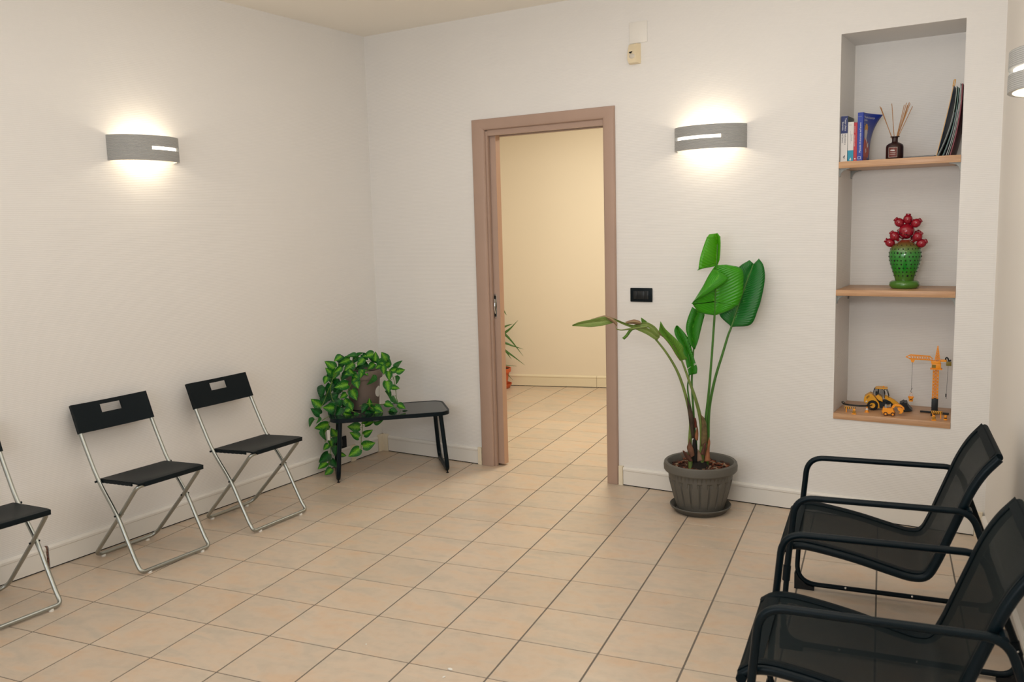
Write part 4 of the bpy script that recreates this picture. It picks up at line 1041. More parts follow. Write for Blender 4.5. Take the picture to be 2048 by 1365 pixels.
def big_leaf(key, m, bulge=.01, extra=None, label=None, sharp=()):
    rw = []
    for i, r in enumerate(LEAF[key]): rw += [r, r] if i in sharp else [r]
    mb = MB(); mb.grid(loft(rw, bulge=bulge))
    if extra: mb.grid(loft(LEAF[extra], bulge=.002), 0)
    o = mb.obj('leaf', m, plant, ang=80)
    md = o.modifiers.new('thickness', 'SOLIDIFY'); md.thickness = .0012; md.offset = 0
    if label: o['label'] = label
    return o
big_leaf('B', G_B, .012, 'flap', 'broad bright leaf with one edge folded over', (2,))
big_leaf('C', G_C, .012, None, 'broad dark green leaf at the right')
big_leaf('A', G_A, .010, None, 'topmost upright leaf with a ragged end', (1, 4))
big_leaf('D', G_D, .012, None, 'half rolled leaf behind the stalks')
big_leaf('E', G_D, .010, None, 'dark narrow leaf with white scratches')
big_leaf('tip', G_F, .004, None, 'withered leaf tip stretching out across the doorway')
big_leaf('rolled', G_F, .004, None, 'rolled withered leaf blade')
big_leaf('blade', G_F, .003, None, 'pale torn leaf blade')
big_leaf('spike', G_G, .001, None, 'small pointed torn leaf corner')
big_leaf('curl', G_F, .001, None, 'curled torn strip of leaf'); big_leaf('drop', G_G, .001, None, 'hanging torn strip of leaf')
big_leaf('brown', G_FB, .002, None, 'dry brown leaf edge'); big_leaf('pink', G_FB, .002, None, 'dry pinkish leaf edge')
big_leaf('G', G_G, .010, None, 'drooping olive leaf with a brown margin')
for s_ in LEAF['scratch']:
    mb = MB(); mb.tube([Vector(p) - vdir * .004 for p in s_], .0012, 6); o = mb.obj('leaf_scratch', WHITEP, plant); o['label'] = 'white scratch on a leaf'
mb = MB(); gl = [Vector(r[0]) for r in LEAF['G']]; c = curve(gl, 5); mb.tube(c, .0016, 6); o = mb.obj('leaf_margin', mat('brown leaf margin', rgb(112, 74, 50), .7), plant)
for k, pts in STEM.items():
    pts = [Vector((pts[0][0] * .8, pts[0][1] - .01, .228))] + [Vector(q) for q in pts]
    c = curve(pts, 5); nn = len(c)
    r0, r1 = {'B': (.011, .004), 'C': (.012, .0045), 'A': (.009, .0035), 'D': (.009, .004), 'E': (.008, .003), 'F': (.0145, .0045), 'G': (.018, .004)}[k]
    rr = [r0 + (r1 - r0) * min(1, (i / nn) ** .6 * 1.05) for i in range(nn)]
    mb = MB(); mb.tube(c, rr, 10); mb.obj('stalk', STEMO if k in 'FG' else STEMG, plant)
# dry sheaths round the foot
SH = [mat('dry sheath brown', rgb(120, 82, 62), .8, var=.35, vscale=25), mat('dry sheath dark red', rgb(92, 58, 46), .85, var=.3, vscale=25), mat('dry sheath rust', rgb(160, 104, 70), .8, var=.3, vscale=25),
      mat('sheath centre black', rgb(30, 28, 26), .9), mat('dry sheath pale', rgb(140, 112, 92), .8, var=.2, vscale=25), mat('old flower bract red', rgb(110, 50, 38), .8, bump=1, bscale=120), mat('grey-brown sheath', rgb(104, 88, 56), .8, var=.35, vscale=40), mat('dark sheath', rgb(66, 52, 42), .8, var=.4, vscale=25)]  # the black entry colours the near-black middle of the clump
e1 = Vector((.942, .336, 0))
mb = MB(); rows = []
for i in range(7):
    f = i / 6; rows.append([((.058 - .034 * f) * (1 + .25 * noise.noise(Vector((math.cos(q * PI / 10) * 2, math.sin(q * PI / 10) * 2, f * 3)))) * math.cos(q * PI / 10), (.050 - .030 * f) * math.sin(q * PI / 10) - .02, .234 + .075 * f) for q in range(21)])
mb.grid(rows); mb.obj('root_crown', mat('dark root crown', rgb(34, 28, 24), .9, bump=1.0, bscale=80), plant)
for ci, rows in SHEATH:
    mb = MB(); mb.grid(loft(rows, 3, 4, .004)); o = mb.obj('dry_sheath', SH[ci], plant, ang=80)
    md = o.modifiers.new('thickness', 'SOLIDIFY'); md.thickness = .002
for k in range(5):
    a = random.uniform(-.08, .0); mb = MB(); p = e1 * a - vdir * .03 + Vector((0, 0, .24))
    mb.tube(curve([p, p + Vector((-.01, 0, .04)), p + Vector((-.025 - .02 * random.random(), 0, .07 + .03 * random.random()))], 4), [.0009] * 9, 5); mb.obj('dry_fibre', SH[0], plant)

# ---------------------------------------------------------------- potted artificial vine on the bench
VP = Vector((VPOT[0], VPOT[1], ZT))
vp = thing('vine_pot', 'taupe round plant pot with white sticker standing on the bench', 'pot', VP)
vpm = mat('taupe plastic pot', rgb(112, 98, 90), .5, var=.04, vscale=5)
mb = MB(); mb.lathe([(.0, .001), (.092, .001), (.096, .008), (.109, .19), (.1125, .200), (.124, .203), (.1275, .212), (.1285, .250), (.126, .258), (.120, .258), (.116, .25), (.112, .21)], 64); mb.obj('pot_body', vpm, vp, ang=50)
mb = MB(); mb.lathe([(.0, .232), (.113, .232)], 32, close_bottom=False); mb.obj('soil', DARK, vp)
mb = MB(); rows = []
for i in range(9):
    z = .075 + .075 * i / 8; hw = .036 * math.sqrt(max(0, 1 - ((z - .1125) / .0375) ** 2)) + .0005
    R_ = .0965 + (z - .008) * .0715 + .0006
    rows.append([(R_ * math.cos(.28 + x / R_), R_ * math.sin(.28 + x / R_), z) for x in (-hw, -hw / 2, 0, hw / 2, hw)])
mb.grid(rows); mb.obj('sticker', mat('white sticker', rgb(214, 212, 206), .5), vp)

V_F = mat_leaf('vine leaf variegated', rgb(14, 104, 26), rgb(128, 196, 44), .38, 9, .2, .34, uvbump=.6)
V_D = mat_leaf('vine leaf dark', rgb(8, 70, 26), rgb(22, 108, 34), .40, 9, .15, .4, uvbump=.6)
V_N = mat_leaf('vine leaf side', rgb(20, 104, 28), rgb(80, 160, 42), .40, 9, .2, .34, uvbump=.6)
vine = thing('artificial_vine', 'trailing green vine spilling from the taupe pot over the bench', 'plant', VP)
def leaf_mesh(name, m, w, fold, bend):
    """heart-shaped leaf, base at origin, tip at +x (length 1), face +z"""
    rows = []
    n = 12
    for i in range(n + 1):
        u = i / n
        hw = w * (math.sin(PI * min(1, (u * .96 + .04) ** .62)) ** .85) * (1 - .12 * u) if u < 1 else 0.004
        back = -.10 * (1 - u) ** 6
        row = []
        for j in range(7):
            s = -1 + j / 3
            row.append((u * 1.0 + (back * abs(s) if u < .35 else 0), s * hw, fold * abs(s) * hw * 1.2 - bend * u * u + .02 * math.sin(9 * u) * abs(s)))
        rows.append(row)
    mb = MB(); mb.grid(rows); return mb.mesh(name, m, True, 80)
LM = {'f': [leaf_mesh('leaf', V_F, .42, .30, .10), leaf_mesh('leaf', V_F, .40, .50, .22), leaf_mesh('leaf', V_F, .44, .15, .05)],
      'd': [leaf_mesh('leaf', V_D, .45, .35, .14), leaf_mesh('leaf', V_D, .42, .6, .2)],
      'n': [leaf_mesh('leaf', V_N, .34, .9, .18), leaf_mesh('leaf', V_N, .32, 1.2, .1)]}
camdir = Vector((4.054, -4.710, 1.5785))
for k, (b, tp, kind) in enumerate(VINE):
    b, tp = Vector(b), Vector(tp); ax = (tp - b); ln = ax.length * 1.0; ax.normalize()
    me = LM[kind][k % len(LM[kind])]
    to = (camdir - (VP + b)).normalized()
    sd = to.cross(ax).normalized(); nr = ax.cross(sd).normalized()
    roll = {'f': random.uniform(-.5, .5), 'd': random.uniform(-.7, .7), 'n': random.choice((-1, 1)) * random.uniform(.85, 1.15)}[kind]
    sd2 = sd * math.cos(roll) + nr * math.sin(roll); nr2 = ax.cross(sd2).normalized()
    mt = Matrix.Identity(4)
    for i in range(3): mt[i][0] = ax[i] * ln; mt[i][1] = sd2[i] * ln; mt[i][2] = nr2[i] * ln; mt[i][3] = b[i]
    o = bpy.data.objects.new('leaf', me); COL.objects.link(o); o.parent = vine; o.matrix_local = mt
VST = mat('vine stem', rgb(92, 120, 44), .5)
for st in VINE_STEM:
    mb = MB(); c = curve(st, 5); mb.tube(c, [.0022] * len(c), 6); mb.obj('stem', VST, vine)
# leaf stalks, too thin to tell apart: joined
mb = MB(); sp_ = [p for st in VINE_STEM for p in curve(st, 5)]
for b, tp, kind in VINE:
    b = Vector(b); q = min(sp_, key=lambda p: (p - b).length)
    if .006 < (q - b).length < .06: mb.tube([b, b.lerp(q, .5) + Vector((0, 0, -.004)), q], [.0012] * 3, 5)
o = mb.obj('leaf_stalks', VST, vine); o['kind'] = 'stuff'
mb = MB(); tg = Vector(VTAG); mb.prism([(-.009, -.034), (.009, -.034), (.009, .034), (-.009, .034)], .0008, 'y', (0, 0, 0)); o = mb.obj('paper_tag', WHITEP, vine, tg, math.radians(35), smooth=False)
o['label'] = 'small white paper tag'

# ---------------------------------------------------------------- niche: shelves
def niche_shelf(label, z0, z1, brk):
    t = thing('shelf_board', label, 'shelf', ((NX0 + NX1) / 2, 0, z0), group=None)
    w = (NX1 - NX0) / 2 - .001; h = z1 - z0
    mb = MB(); mb.box((-w, -.006, 0), (w, ND - .003, h), bev=.0012); mb.obj('board', WOOD, t, ang=30)
    for sx, y in brk:
        mb = MB(); x = sx * w
        mb.box((x, y - .010, -.004), (x - sx * .050, y + .010, -.0003)); mb.box((x, y - .010, -.042), (x - sx * .0035, y + .010, -.004))
        pts = [(x - sx * .0035, -.004), (x - sx * .040, -.004), (x - sx * .022, -.009), (x - sx * .010, -.020), (x - sx * .0035, -.038)]
        mb.prism(pts, .004, 'y', (0, y, 0)); mb.obj('bracket', ZINC, t, smooth=False)
    return t
niche_shelf('upper beech shelf board of the wall niche, under the books', 1.821, 1.8545, ((-1, .020), (-1, .315), (1, .020), (1, .30)))
niche_shelf('middle beech shelf board of the wall niche, under the cactus vase', 1.174, 1.2045, ((-1, .020), (-1, .315), (1, .020)))
niche_shelf('lowest beech board closing the niche bottom, under the toys', .5255, .556, ())

# ---------------------------------------------------------------- books
PAPER = mat('book pages', rgb(222, 214, 198), .8)
def book(label, x0, x1, h, d, m, y0=.022, z=1.8555):
    t = thing('book', label, 'book', ((x0 + x1) / 2, y0, z), group='books on the upper niche shelf')
    w = (x1 - x0) / 2
    mb = MB(); mb.box((-w, 0, 0), (-w + .0012, d, h)); mb.box((w - .0012, 0, 0), (w, d, h)); mb.box((-w, -.0002, 0), (w, .0015, h))
    mb.obj('cover', m, t, smooth=False)
    mb = MB(); mb.box((-w + .0013, .0016, .002), (w - .0013, d - .003, h - .002)); mb.obj('pages', PAPER, t, smooth=False)
    return t
def spine_text(t, body, size, m, x, z, down=True, y=-.0004):
    # reading downwards (top of letters to the right) or upwards
    if down: R_ = Matrix(((0, 1, 0, x), (0, 0, -1, y), (-1, 0, 0, z), (0, 0, 0, 1)))
    else: R_ = Matrix(((0, -1, 0, x), (0, 0, -1, y), (1, 0, 0, z), (0, 0, 0, 1)))
    return text_mesh(body, size, m, 'spine_lettering', R_, t)
NAVY = mat('navy cover', rgb(18, 34, 96), .35); CWH = mat('white cover', rgb(214, 210, 206), .4); TEALC = mat('teal cover', rgb(20, 140, 170), .4)
REDC = mat('red cover', rgb(178, 34, 48), .4); BLUEC = mat('blue cover', rgb(22, 50, 150), .35); INK = mat('dark print', rgb(40, 44, 66), .6)
PW = mat('white print', rgb(226, 226, 224), .5); PGY = mat('grey print', rgb(150, 150, 156), .6); DKG = mat('dark green cover', rgb(24, 52, 44), .4)
b1 = book('thick book with navy and white spine, leftmost on the niche shelf', 3.103, 3.1355, .226, .165, CWH)
mb = MB(); mb.box((-.01605, -.0005, .140), (.01605, -.0001, .2255)); mb.obj('navy_band', NAVY, b1, smooth=False)
mb = MB(); mb.box((.0163, 0, .004), (.0167, .150, .225)); mb.obj('green_back_cover', DKG, b1, smooth=False)
spine_text(b1, 'Testo Unico', .0125, PW, .0020, .215, y=-.0007); spine_text(b1, 'Sicurezza', .0115, PW, -.0105, .198, y=-.0007)
spine_text(b1, 'sulla salute e', .0105, INK, .0025, .137, y=-.0007); spine_text(b1, 'sul Lavoro', .0105, INK, -.0100, .137, y=-.0007)
mb = MB()
mb.prism([(-.004, .022), (.006, .032), (.006, .026), (-.002, .018)], .0004, 'y', (0, -.0006, 0)); mb.prism([(-.001, .014), (.006, .022), (.006, .019), (.001, .012)], .0004, 'y', (0, -.0006, 0)); mb.obj('logo', INK, b1, smooth=False)
b2 = book('slim white book with teal foot between the navy and red spines', 3.1375, 3.1650, .194, .16, CWH)
mb = MB(); mb.box((-.0138, -.0005, .0003), (.0138, -.0001, .054)); mb.obj('teal_band', TEALC, b2, smooth=False)
spine_text(b2, 'salute e sicurezza', .0050, INK, .0035, .135); spine_text(b2, 'rischi, prevenzione e tutela nei lavori', .0042, PGY, -.0025, .150)
mb = MB(); mb.box((-.009, -.0004, .178), (.003, -.0001, .1805)); mb.obj('small_print', PGY, b2, smooth=False)
mb = MB(); mb.box((-.004, -.0008, .004), (.004, -.0004, .012)); mb.box((-.001, -.0008, .010), (.003, -.0004, .017)); mb.obj('logo', PW, b2, smooth=False)
b3 = book('thin red book beside the blue book', 3.1660, 3.1815, .190, .155, REDC)
spine_text(b3, 'NUOVO TESTO UNICO', .0055, PW, -.0020, .072, False); spine_text(b3, 'DI SICUREZZA', .0052, PW, -.0020, .140, False)
mb = MB(); mb.box((-.003, -.0005, .008), (.002, -.0001, .014)); mb.obj('logo', PW, b3, smooth=False)
b4 = thing('book', 'blue manual with curling cover showing a figure in red', 'book', (3.1955, .022, 1.8555), group='books on the upper niche shelf')
mb = MB(); mb.box((-.0130, 0, 0), (-.0118, .160, .237)); mb.box((-.0130, -.0002, 0), (.0130, .0015, .237)); mb.obj('cover', BLUEC, b4, smooth=False)
mb = MB(); mb.box((-.0117, .0016, .002), (.0112, .157, .232)); mb.obj('pages', PAPER, b4, smooth=False)
def curl(dd, z):
    """outer face of the flaring front cover: dd 0..1 away from the spine, z height"""
    k = max(0, (z / .237)); c = .066 * dd ** 1.6 * (k ** 3.2) + .004 * dd
    return Vector((.0131 + c, .001 + .158 * dd * (1 - .16 * k ** 3), z - .006 * dd * k))
def cover_patch(d0, d1, z0, z1, m, name, off=.0008, nd=10, nz=12):
    rows = [[curl(d0 + (d1 - d0) * i / nd, z0 + (z1 - z0) * j / nz) + Vector((off, 0, 0)) for i in range(nd + 1)] for j in range(nz + 1)]
    mb = MB(); mb.grid(rows); return mb.obj(name, m, b4)
fc = cover_patch(0, 1, 0, .237, BLUEC, 'front_cover', 0.0); md = fc.modifiers.new('t', 'SOLIDIFY'); md.thickness = .0008; md.offset = -1
def on_cover(poly, m, name, off=.0009):
    mb = MB(); mb.add([curl(a, z) + Vector((off, -.0001, 0)) for a, z in poly], [tuple(range(len(poly)))]); o = mb.obj(name, m, b4, smooth=False); return o
RED_S = mat('printed red suit', rgb(188, 62, 38), .45); RED_D = mat('printed dark red', rgb(150, 16, 28), .45); YEL_P = mat('printed helmet yellow', rgb(212, 152, 44), .45); SKIN_P = mat('printed pale face', rgb(212, 204, 196), .5)
mbp = [([(.10, .02), (.08, .06), (.14, .10), (.22, .122), (.40, .122), (.60, .105), (.80, .085), (.90, .05), (.78, .02)], RED_S, 'printed_suit', .0010), ([(.06, .002), (.62, .002), (.60, .022), (.10, .022)], RED_D, 'printed_trousers', .0012),
       ([(.20, .118), (.18, .145), (.24, .158), (.46, .158), (.50, .145), (.46, .120), (.36, .104)], SKIN_P, 'printed_face', .0014), ([(.18, .150), (.20, .170), (.28, .184), (.40, .184), (.48, .170), (.50, .152), (.34, .158)], YEL_P, 'printed_helmet', .0016),
       ([(.40, .104), (.46, .118), (.50, .100), (.48, .086)], PW, 'printed_collar', .0016), ([(.55, .085), (.70, .098), (.72, .075), (.60, .066)], PW, 'printed_badge', .0016), ([(.36, .060), (.46, .066), (.50, .048), (.40, .040)], PW, 'printed_glove', .0016)]
for p, m, nm, of in mbp: on_cover(p, m, nm, of)
def cover_text(body, size, m, d0, z0, w):
    cu = bpy.data.curves.new('t', 'FONT'); cu.body = body; cu.size = size; cu.resolution_u = 2
    tt = bpy.data.objects.new('t', cu); COL.objects.link(tt); dg = bpy.context.evaluated_depsgraph_get(); dg.update()
    me = bpy.data.meshes.new_from_object(tt.evaluated_get(dg)); bpy.data.objects.remove(tt)
    xs = max(v.co.x for v in me.vertices)
    for v in me.vertices: v.co = curl(d0 + v.co.x / xs * w, z0 + v.co.y) + Vector((.0014, 0, 0))
    me.materials.clear(); me.materials.append(m)
    o = bpy.data.objects.new('cover_lettering', me); COL.objects.link(o); o.parent = b4
cover_text('Manuale di sicurezza', .016, PW, .10, .212, .66); cover_text('lavoro', .016, PW, .10, .198, .26)
cover_text('prevenzione e protezione', .0065, PGY, .08, .183, .36); cover_text('guida pratica per il lavoratore e i preposti', .006, PGY, .06, .173, .52)
spine_text(b4, 'Manuale di sicurezza sul lavoro', .0118, PW, .0045, .040, False)
mb = MB(); mb.box((-.009, -.0005, .008), (.005, -.0001, .021)); mb.obj('logo', PW, b4, smooth=False)
mb = MB(); mb.box((-.0075, -.0008, .0095), (.0035, -.0004, .0195)); mb.obj('logo_field', BLUEC, b4, smooth=False)
mb = MB(); mb.box((-.011, -.0005, .217), (.006, -.0001, .218)); mb.obj('spine_rule', PGY, b4, smooth=False)

# ---------------------------------------------------------------- reed diffuser
rd = thing('reed_diffuser', 'dark brown glass reed diffuser bottle with reeds on the upper niche shelf', 'diffuser', (3.353, .058, 1.8555))
AMB = mat('dark amber bottle', rgb(44, 22, 20), .32, spec=.5)
mb = MB(); mb.lathe([(.0, .0), (.0385, .0), (.0405, .004), (.0405, .058), (.038, .068), (.028, .076), (.0155, .081), (.0135, .086), (.0135, .104), (.016, .106), (.0215, .107), (.0215, .110), (.010, .110), (.0095, .09)], 40); mb.obj('bottle', AMB, rd, ang=50)
LBR = mat('brown label', rgb(104, 44, 36), .5); LBF = mat('label silver border', rgb(186, 174, 166), .45)
def on_bottle(x0, x1, z0, z1, m, name, R_):
    rows = []
    for i in range(2):
        z = z0 + (z1 - z0) * i; rows.append([(R_ * math.sin(a), -R_ * math.cos(a), z) for a in [(x0 + (x1 - x0) * j / 8) / .0405 for j in range(9)]])
    mb = MB(); mb.grid(rows); return mb.obj(name, m, rd)
on_bottle(-.024, .018, .007, .056, LBF, 'label_border', .0408); on_bottle(-.0222, .0162, .0088, .0542, LBR, 'label', .0410)
on_bottle(-.014, .006, .0385, .0415, PW, 'label_print', .0412); on_bottle(-.012, .004, .045, .0468, LBF, 'label_print', .0412)
on_bottle(-.016, .010, .029, .0308, LBF, 'label_print', .0412); on_bottle(-.017, .010, .0205, .0222, LBF, 'label_print', .0412)
REED = mat('reed stick', rgb(168, 118, 66), .7)
for tx, ty, tz, bx in ((-.074, -.002, .262, -.006), (-.071, .012, .258, -.008), (-.021, .010, .272, -.002), (.035, .02, .262, .003), (.048, -.004, .268, .004), (.058, .015, .271, .005), (.064, .0, .264, .003), (.074, .010, .250, .005), (.050, .02, .26, .006)):
    mb = MB(); mb.tube([(bx, 0, .085), (tx, ty, tz)], .0016, 6); mb.obj('reed', REED, rd)

# ---------------------------------------------------------------- folders and magazines leaning in the niche corner
def sheet(label, cat, name, bx, tx, h, th, m, p, edge=None, d=.24, y0=.02, cut=1.0):
    t_ = bpy.data.objects.new(name, None); COL.objects.link(t_); t_.location = (bx, y0, 1.8555)
    tag(t_, label, cat, 'papers leaning in the niche corner')
    prof = []
    for i in range(15):
        f = i / 14 * cut; prof.append(((tx - bx) * (1 - (1 - f) ** p), h * f))
    mb = MB()
    a = [[(x, yy, z) for yy in (0, d * .5, d)] for x, z in prof]; b = [[(x + th, yy, z) for yy in (0, d * .5, d)] for x, z in prof]
    mb.grid(a, flip=True); mb.grid(b)
    for e0, e1_ in (([r[0] for r in a], [r[0] for r in b]), ([r[-1] for r in a], [r[-1] for r in b]), (a[0], b[0]), (a[-1], b[-1])): mb.grid([e0, e1_])
    mb.obj('body', m, t_, ang=30)
    if edge:
        mb = MB(); mb.grid([[(x - .0006, -.0008, z), (x + edge[1], -.0008, z)] for x, z in prof]); mb.obj('edge', edge[0], t_)
    return t_
YELE = mat('yellow folder edge', rgb(204, 152, 62), .5); BLUP = mat_leaf('blue patterned folder', rgb(62, 92, 140), rgb(120, 136, 160), .35, 3, .0, .5, uvbump=0)
WHM = mat('pale greenish paper', rgb(168, 180, 172), .5); TEA = mat('teal tinted paper', rgb(104, 140, 132), .5); GRYM = mat('grey paper', rgb(150, 152, 154), .5); BLKF = mat('black folder', rgb(18, 28, 32), .4); REDF = mat('dark red folder', rgb(112, 14, 34), .4); DBL = mat('navy folder', rgb(16, 24, 40), .4)
f1 = sheet('blue folder with yellow edge, leftmost of the leaning papers', 'folder', 'folder', 3.545, 3.6075, .326, .0028, BLUP, 1.12, (YELE, .0022))
mb = MB(); mb.tube(rounded([(.0610, .0, .320), (.0655, .0, .350), (.0720, .0, .352), (.0680, .0, .322)], .003, 4), .0022, 6); mb.obj('yellow_loop', YELE, f1)
sheet('pale green magazine, left edge of the sagging stack', 'magazine', 'magazine', 3.5487, 3.6212, .322, .0020, WHM, 2.1)
sheet('black folder between the pale magazines', 'folder', 'folder', 3.5515, 3.6240, .322, .0042, BLKF, 2.1, cut=.62)
sheet('teal magazine sagging in the middle of the leaning papers', 'magazine', 'magazine', 3.5715, 3.6290, .315, .0024, TEA, 2.1)
sheet('narrow black folder behind the teal magazine', 'folder', 'folder', 3.5750, 3.6320, .322, .0036, DBL, 2.1, cut=.66)
sheet('grey magazine standing highest among the pale ones', 'magazine', 'magazine', 3.5860, 3.6365, .332, .0034, GRYM, 2.1)
sheet('pale teal magazine just left of the red folder', 'magazine', 'magazine', 3.5945, 3.6410, .322, .0020, WHM, 2.1)
sheet('dark red folder against the right side of the niche', 'folder', 'folder', 3.6020, 3.6440, .330, .0050, REDF, 2.1)
fl = thing('flat_folder', 'thin black folder lying flat behind the leaning papers', 'folder', (3.47, .13, 1.8548))
mb = MB(); mb.box((-.072, -.12, .0002), (.070, .10, .0062), bev=.001); mb.obj('folder_cover', BLKF, fl)
mb = MB(); mb.box((-.070, -.1206, .0022), (.068, -.1200, .0042)); mb.obj('paper_edge', GRYM, fl, smooth=False)

# ---------------------------------------------------------------- ceramic prickly pear vase
cv = thing('cactus_vase', 'glazed green and red ceramic prickly pear vase on the middle shelf', 'vase', (3.402, .165, 1.2050))
def mat_cactus():
    m, nt, b = nodes('green red glaze'); L = nt.links.new
    b.inputs['Roughness'].default_value = .16; b.inputs['Coat Weight'].default_value = .4
    tc = nt.nodes.new('ShaderNodeTexCoord'); sp = nt.nodes.new('ShaderNodeSeparateXYZ'); L(tc.outputs['Object'], sp.inputs[0])
    ns = nt.nodes.new('ShaderNodeTexNoise'); ns.inputs['Scale'].default_value = 18; L(tc.outputs['Object'], ns.inputs['Vector'])
    a = nt.nodes.new('ShaderNodeMath'); a.operation = 'MULTIPLY_ADD'; a.inputs[1].default_value = .03; L(ns.outputs['Fac'], a.inputs[0]); L(sp.outputs[2], a.inputs[2])
    r = nt.nodes.new('ShaderNodeValToRGB'); r.color_ramp.elements[0].position = .0; r.color_ramp.elements[1].position = 1.0
    mr = nt.nodes.new('ShaderNodeMapRange'); mr.inputs[1].default_value = .04; mr.inputs[2].default_value = .30; L(a.outputs[0], mr.inputs[0])
    e = r.color_ramp.elements; e[0].color = (*rgb(84, 106, 42), 1); e[1].color = (*rgb(128, 16, 30), 1)
    for p, c in ((.14, rgb(58, 116, 34)), (.30, rgb(18, 128, 30)), (.62, rgb(56, 132, 52)), (.74, rgb(104, 104, 52)), (.84, rgb(128, 44, 30))):
        k = e.new(p); k.color = (*c, 1)
    L(mr.outputs[0], r.inputs['Fac']); L(r.outputs['Color'], b.inputs['Base Color'])
    return m
CACT = mat_cactus(); CRED = mat('red glaze', rgb(146, 14, 36), .16, coat=.5, var=.15, vscale=30); HOLE = mat('pierced hole', (.010, .008, .006), .8); CGRN = mat('green glaze foot', rgb(72, 120, 40), .18, coat=.4)
mb = MB(); mb.lathe([(.0, .0), (.058, .0), (.068, .006), (.0725, .018), (.070, .032), (.060, .040), (.0, .041)], 48); mb.obj('foot_ring', CGRN, cv, ang=60)
bp_ = [(.044, .040), (.047, .052), (.056, .080), (.066, .110), (.074, .140), (.0780, .165), (.0765, .185), (.070, .206), (.058, .222), (.044, .232), (.030, .240), (.025, .246)]
mb = MB(); mb.lathe(bp_, 56); mb.obj('body', CACT, cv, ang=60)
BC = Vector((.003, 0, .291)); BR = .039
mb = MB(); mb.ball(BC, BR, 0, 32, 20); mb.obj('upper_pad', CRED, cv)
mb = MB()
def hole_at(p, nrm, r):
    q = nrm.to_track_quat('Z', 'Y').to_matrix().to_4x4(); mb.ball(p, (r, r, .0016), 0, 10, 4, mtx=q)
gi = 0
for k in range(9):
    z = .066 + k * .0195
    r = next(a[0] + (b[0] - a[0]) * (z - a[1]) / (b[1] - a[1]) for a, b in zip(bp_[:-1], bp_[1:]) if a[1] <= z <= b[1])
    r2 = next(a[0] + (b[0] - a[0]) * (z + .004 - a[1]) / (b[1] - a[1]) for a, b in zip(bp_[:-1], bp_[1:]) if a[1] <= z + .004 <= b[1])
    nh = int(22 * r / .078) + 2
    for j in range(nh):
        a = 2 * PI * (j + .5 * (k % 2)) / nh + .3 * math.sin(k * 3.1 + j)*.15; zz = z + .004 * math.sin(7 * j + 3 * k)
        hole_at(Vector((r * math.cos(a), r * math.sin(a), z)), Vector((math.cos(a), math.sin(a), -(r2 - r) / .004)).normalized(), (.0038 if (j * 7 + k * 3) % 13 else .0055)); gi += 1
for k in range(26):
    zc = -.8 + 1.6 * ((k * .618) % 1); a = k * 2.4; d = Vector((math.sqrt(1 - zc * zc) * math.cos(a), math.sqrt(1 - zc * zc) * math.sin(a), zc))
    hole_at(BC + d * BR, d, .0028 if k % 6 else .0050)
o = mb.obj('pierced_holes', HOLE, cv); o['kind'] = 'stuff'
for fx, fz, fy, cx_, cz_ in ((.008, .351, -.004, .003, .291), (-.031, .336, -.012, .003, .300), (.048, .331, -.012, .003, .300), (-.050, .268, -.022, -.010, .215), (.058, .263, -.020, .010, .205), (-.072, .234, -.012, -.010, .195), (.076, .229, -.014, .006, .195), (.018, .325, .040, .003, .291), (-.03, .275, .050, 0, .22), (.04, .27, .050, 0, .22)):
    p = Vector((fx, fy, fz)); d = (p - Vector((cx_, 0, cz_))).normalized(); q = d.to_track_quat('Z', 'Y').to_matrix().to_4x4()
    mb = MB(); mb.ball(p, (.0225, .0225, .0245), 0, 20, 14, mtx=q)
    mb.lathe([(.006, -.034), (.008, -.026), (.013, -.016)], 12, mtx=Matrix.Translation(p) @ q, close_bottom=True)
    fr = mb.obj('prickly_pear', CRED, cv)
    mb = MB(); mb.lathe([(.011, .0205), (.0132, .0235), (.0128, .0282), (.010, .0278), (.008, .0238)], 14, mtx=Matrix.Translation(p) @ q, close_bottom=False, close_top=True); mb.obj('crown', CRED, fr)

# ---------------------------------------------------------------- toys on the lowest board
ZB = .5562
TY = mat('toy yellow plastic', rgb(226, 162, 40), .38); TO_ = mat('toy orange plastic', rgb(250, 160, 40), .4); TB = mat('toy black plastic', rgb(16, 22, 26), .45); TG = mat('toy khaki plastic', rgb(128, 110, 36), .5); TS = mat('toy silver plastic', rgb(168, 164, 160), .35, .5); TW = mat('toy white', rgb(220, 216, 208), .45)
TGL = mat('toy window', rgb(60, 70, 74), .1, alpha=.35)
# wheel loader: profile numbers in loader units, x forward, z up
def lp(pts, x0=780, z0=1030): return [((x - x0) / 3060.0, (z0 - z) / 2740.0) for x, z in pts]
wl_ = thing('toy_wheel_loader', 'yellow and black toy wheel loader on the lowest niche board', 'toy', (3.303, .185, ZB), math.radians(7))
def part(poly, th, m, name, y=0.0, par=None, bev=True):
    mb = MB(); mb.prism(lp(poly), th, 'y', (0, y, 0)); o = mb.obj(name, m, par or wl_, smooth=False)
    if bev: md = o.modifiers.new('b', 'BEVEL'); md.width = .0012; md.segments = 2; md.limit_method = 'ANGLE'
    return o
part([(528, 880), (536, 840), (570, 815), (605, 795), (650, 798), (700, 850), (760, 925), (768, 1000), (735, 1000), (722, 940), (690, 905), (640, 895), (600, 915), (582, 945), (545, 925), (528, 905)], .062, TY, 'engine_cover')
part([(560, 940), (640, 900), (735, 940), (770, 1000), (940, 1010), (975, 970), (930, 900), (860, 870), (800, 900), (700, 870)], .040, TB, 'chassis')
part([(812, 905), (745, 880), (700, 830), (740, 800), (800, 840)], .058, TY, 'cab_base')
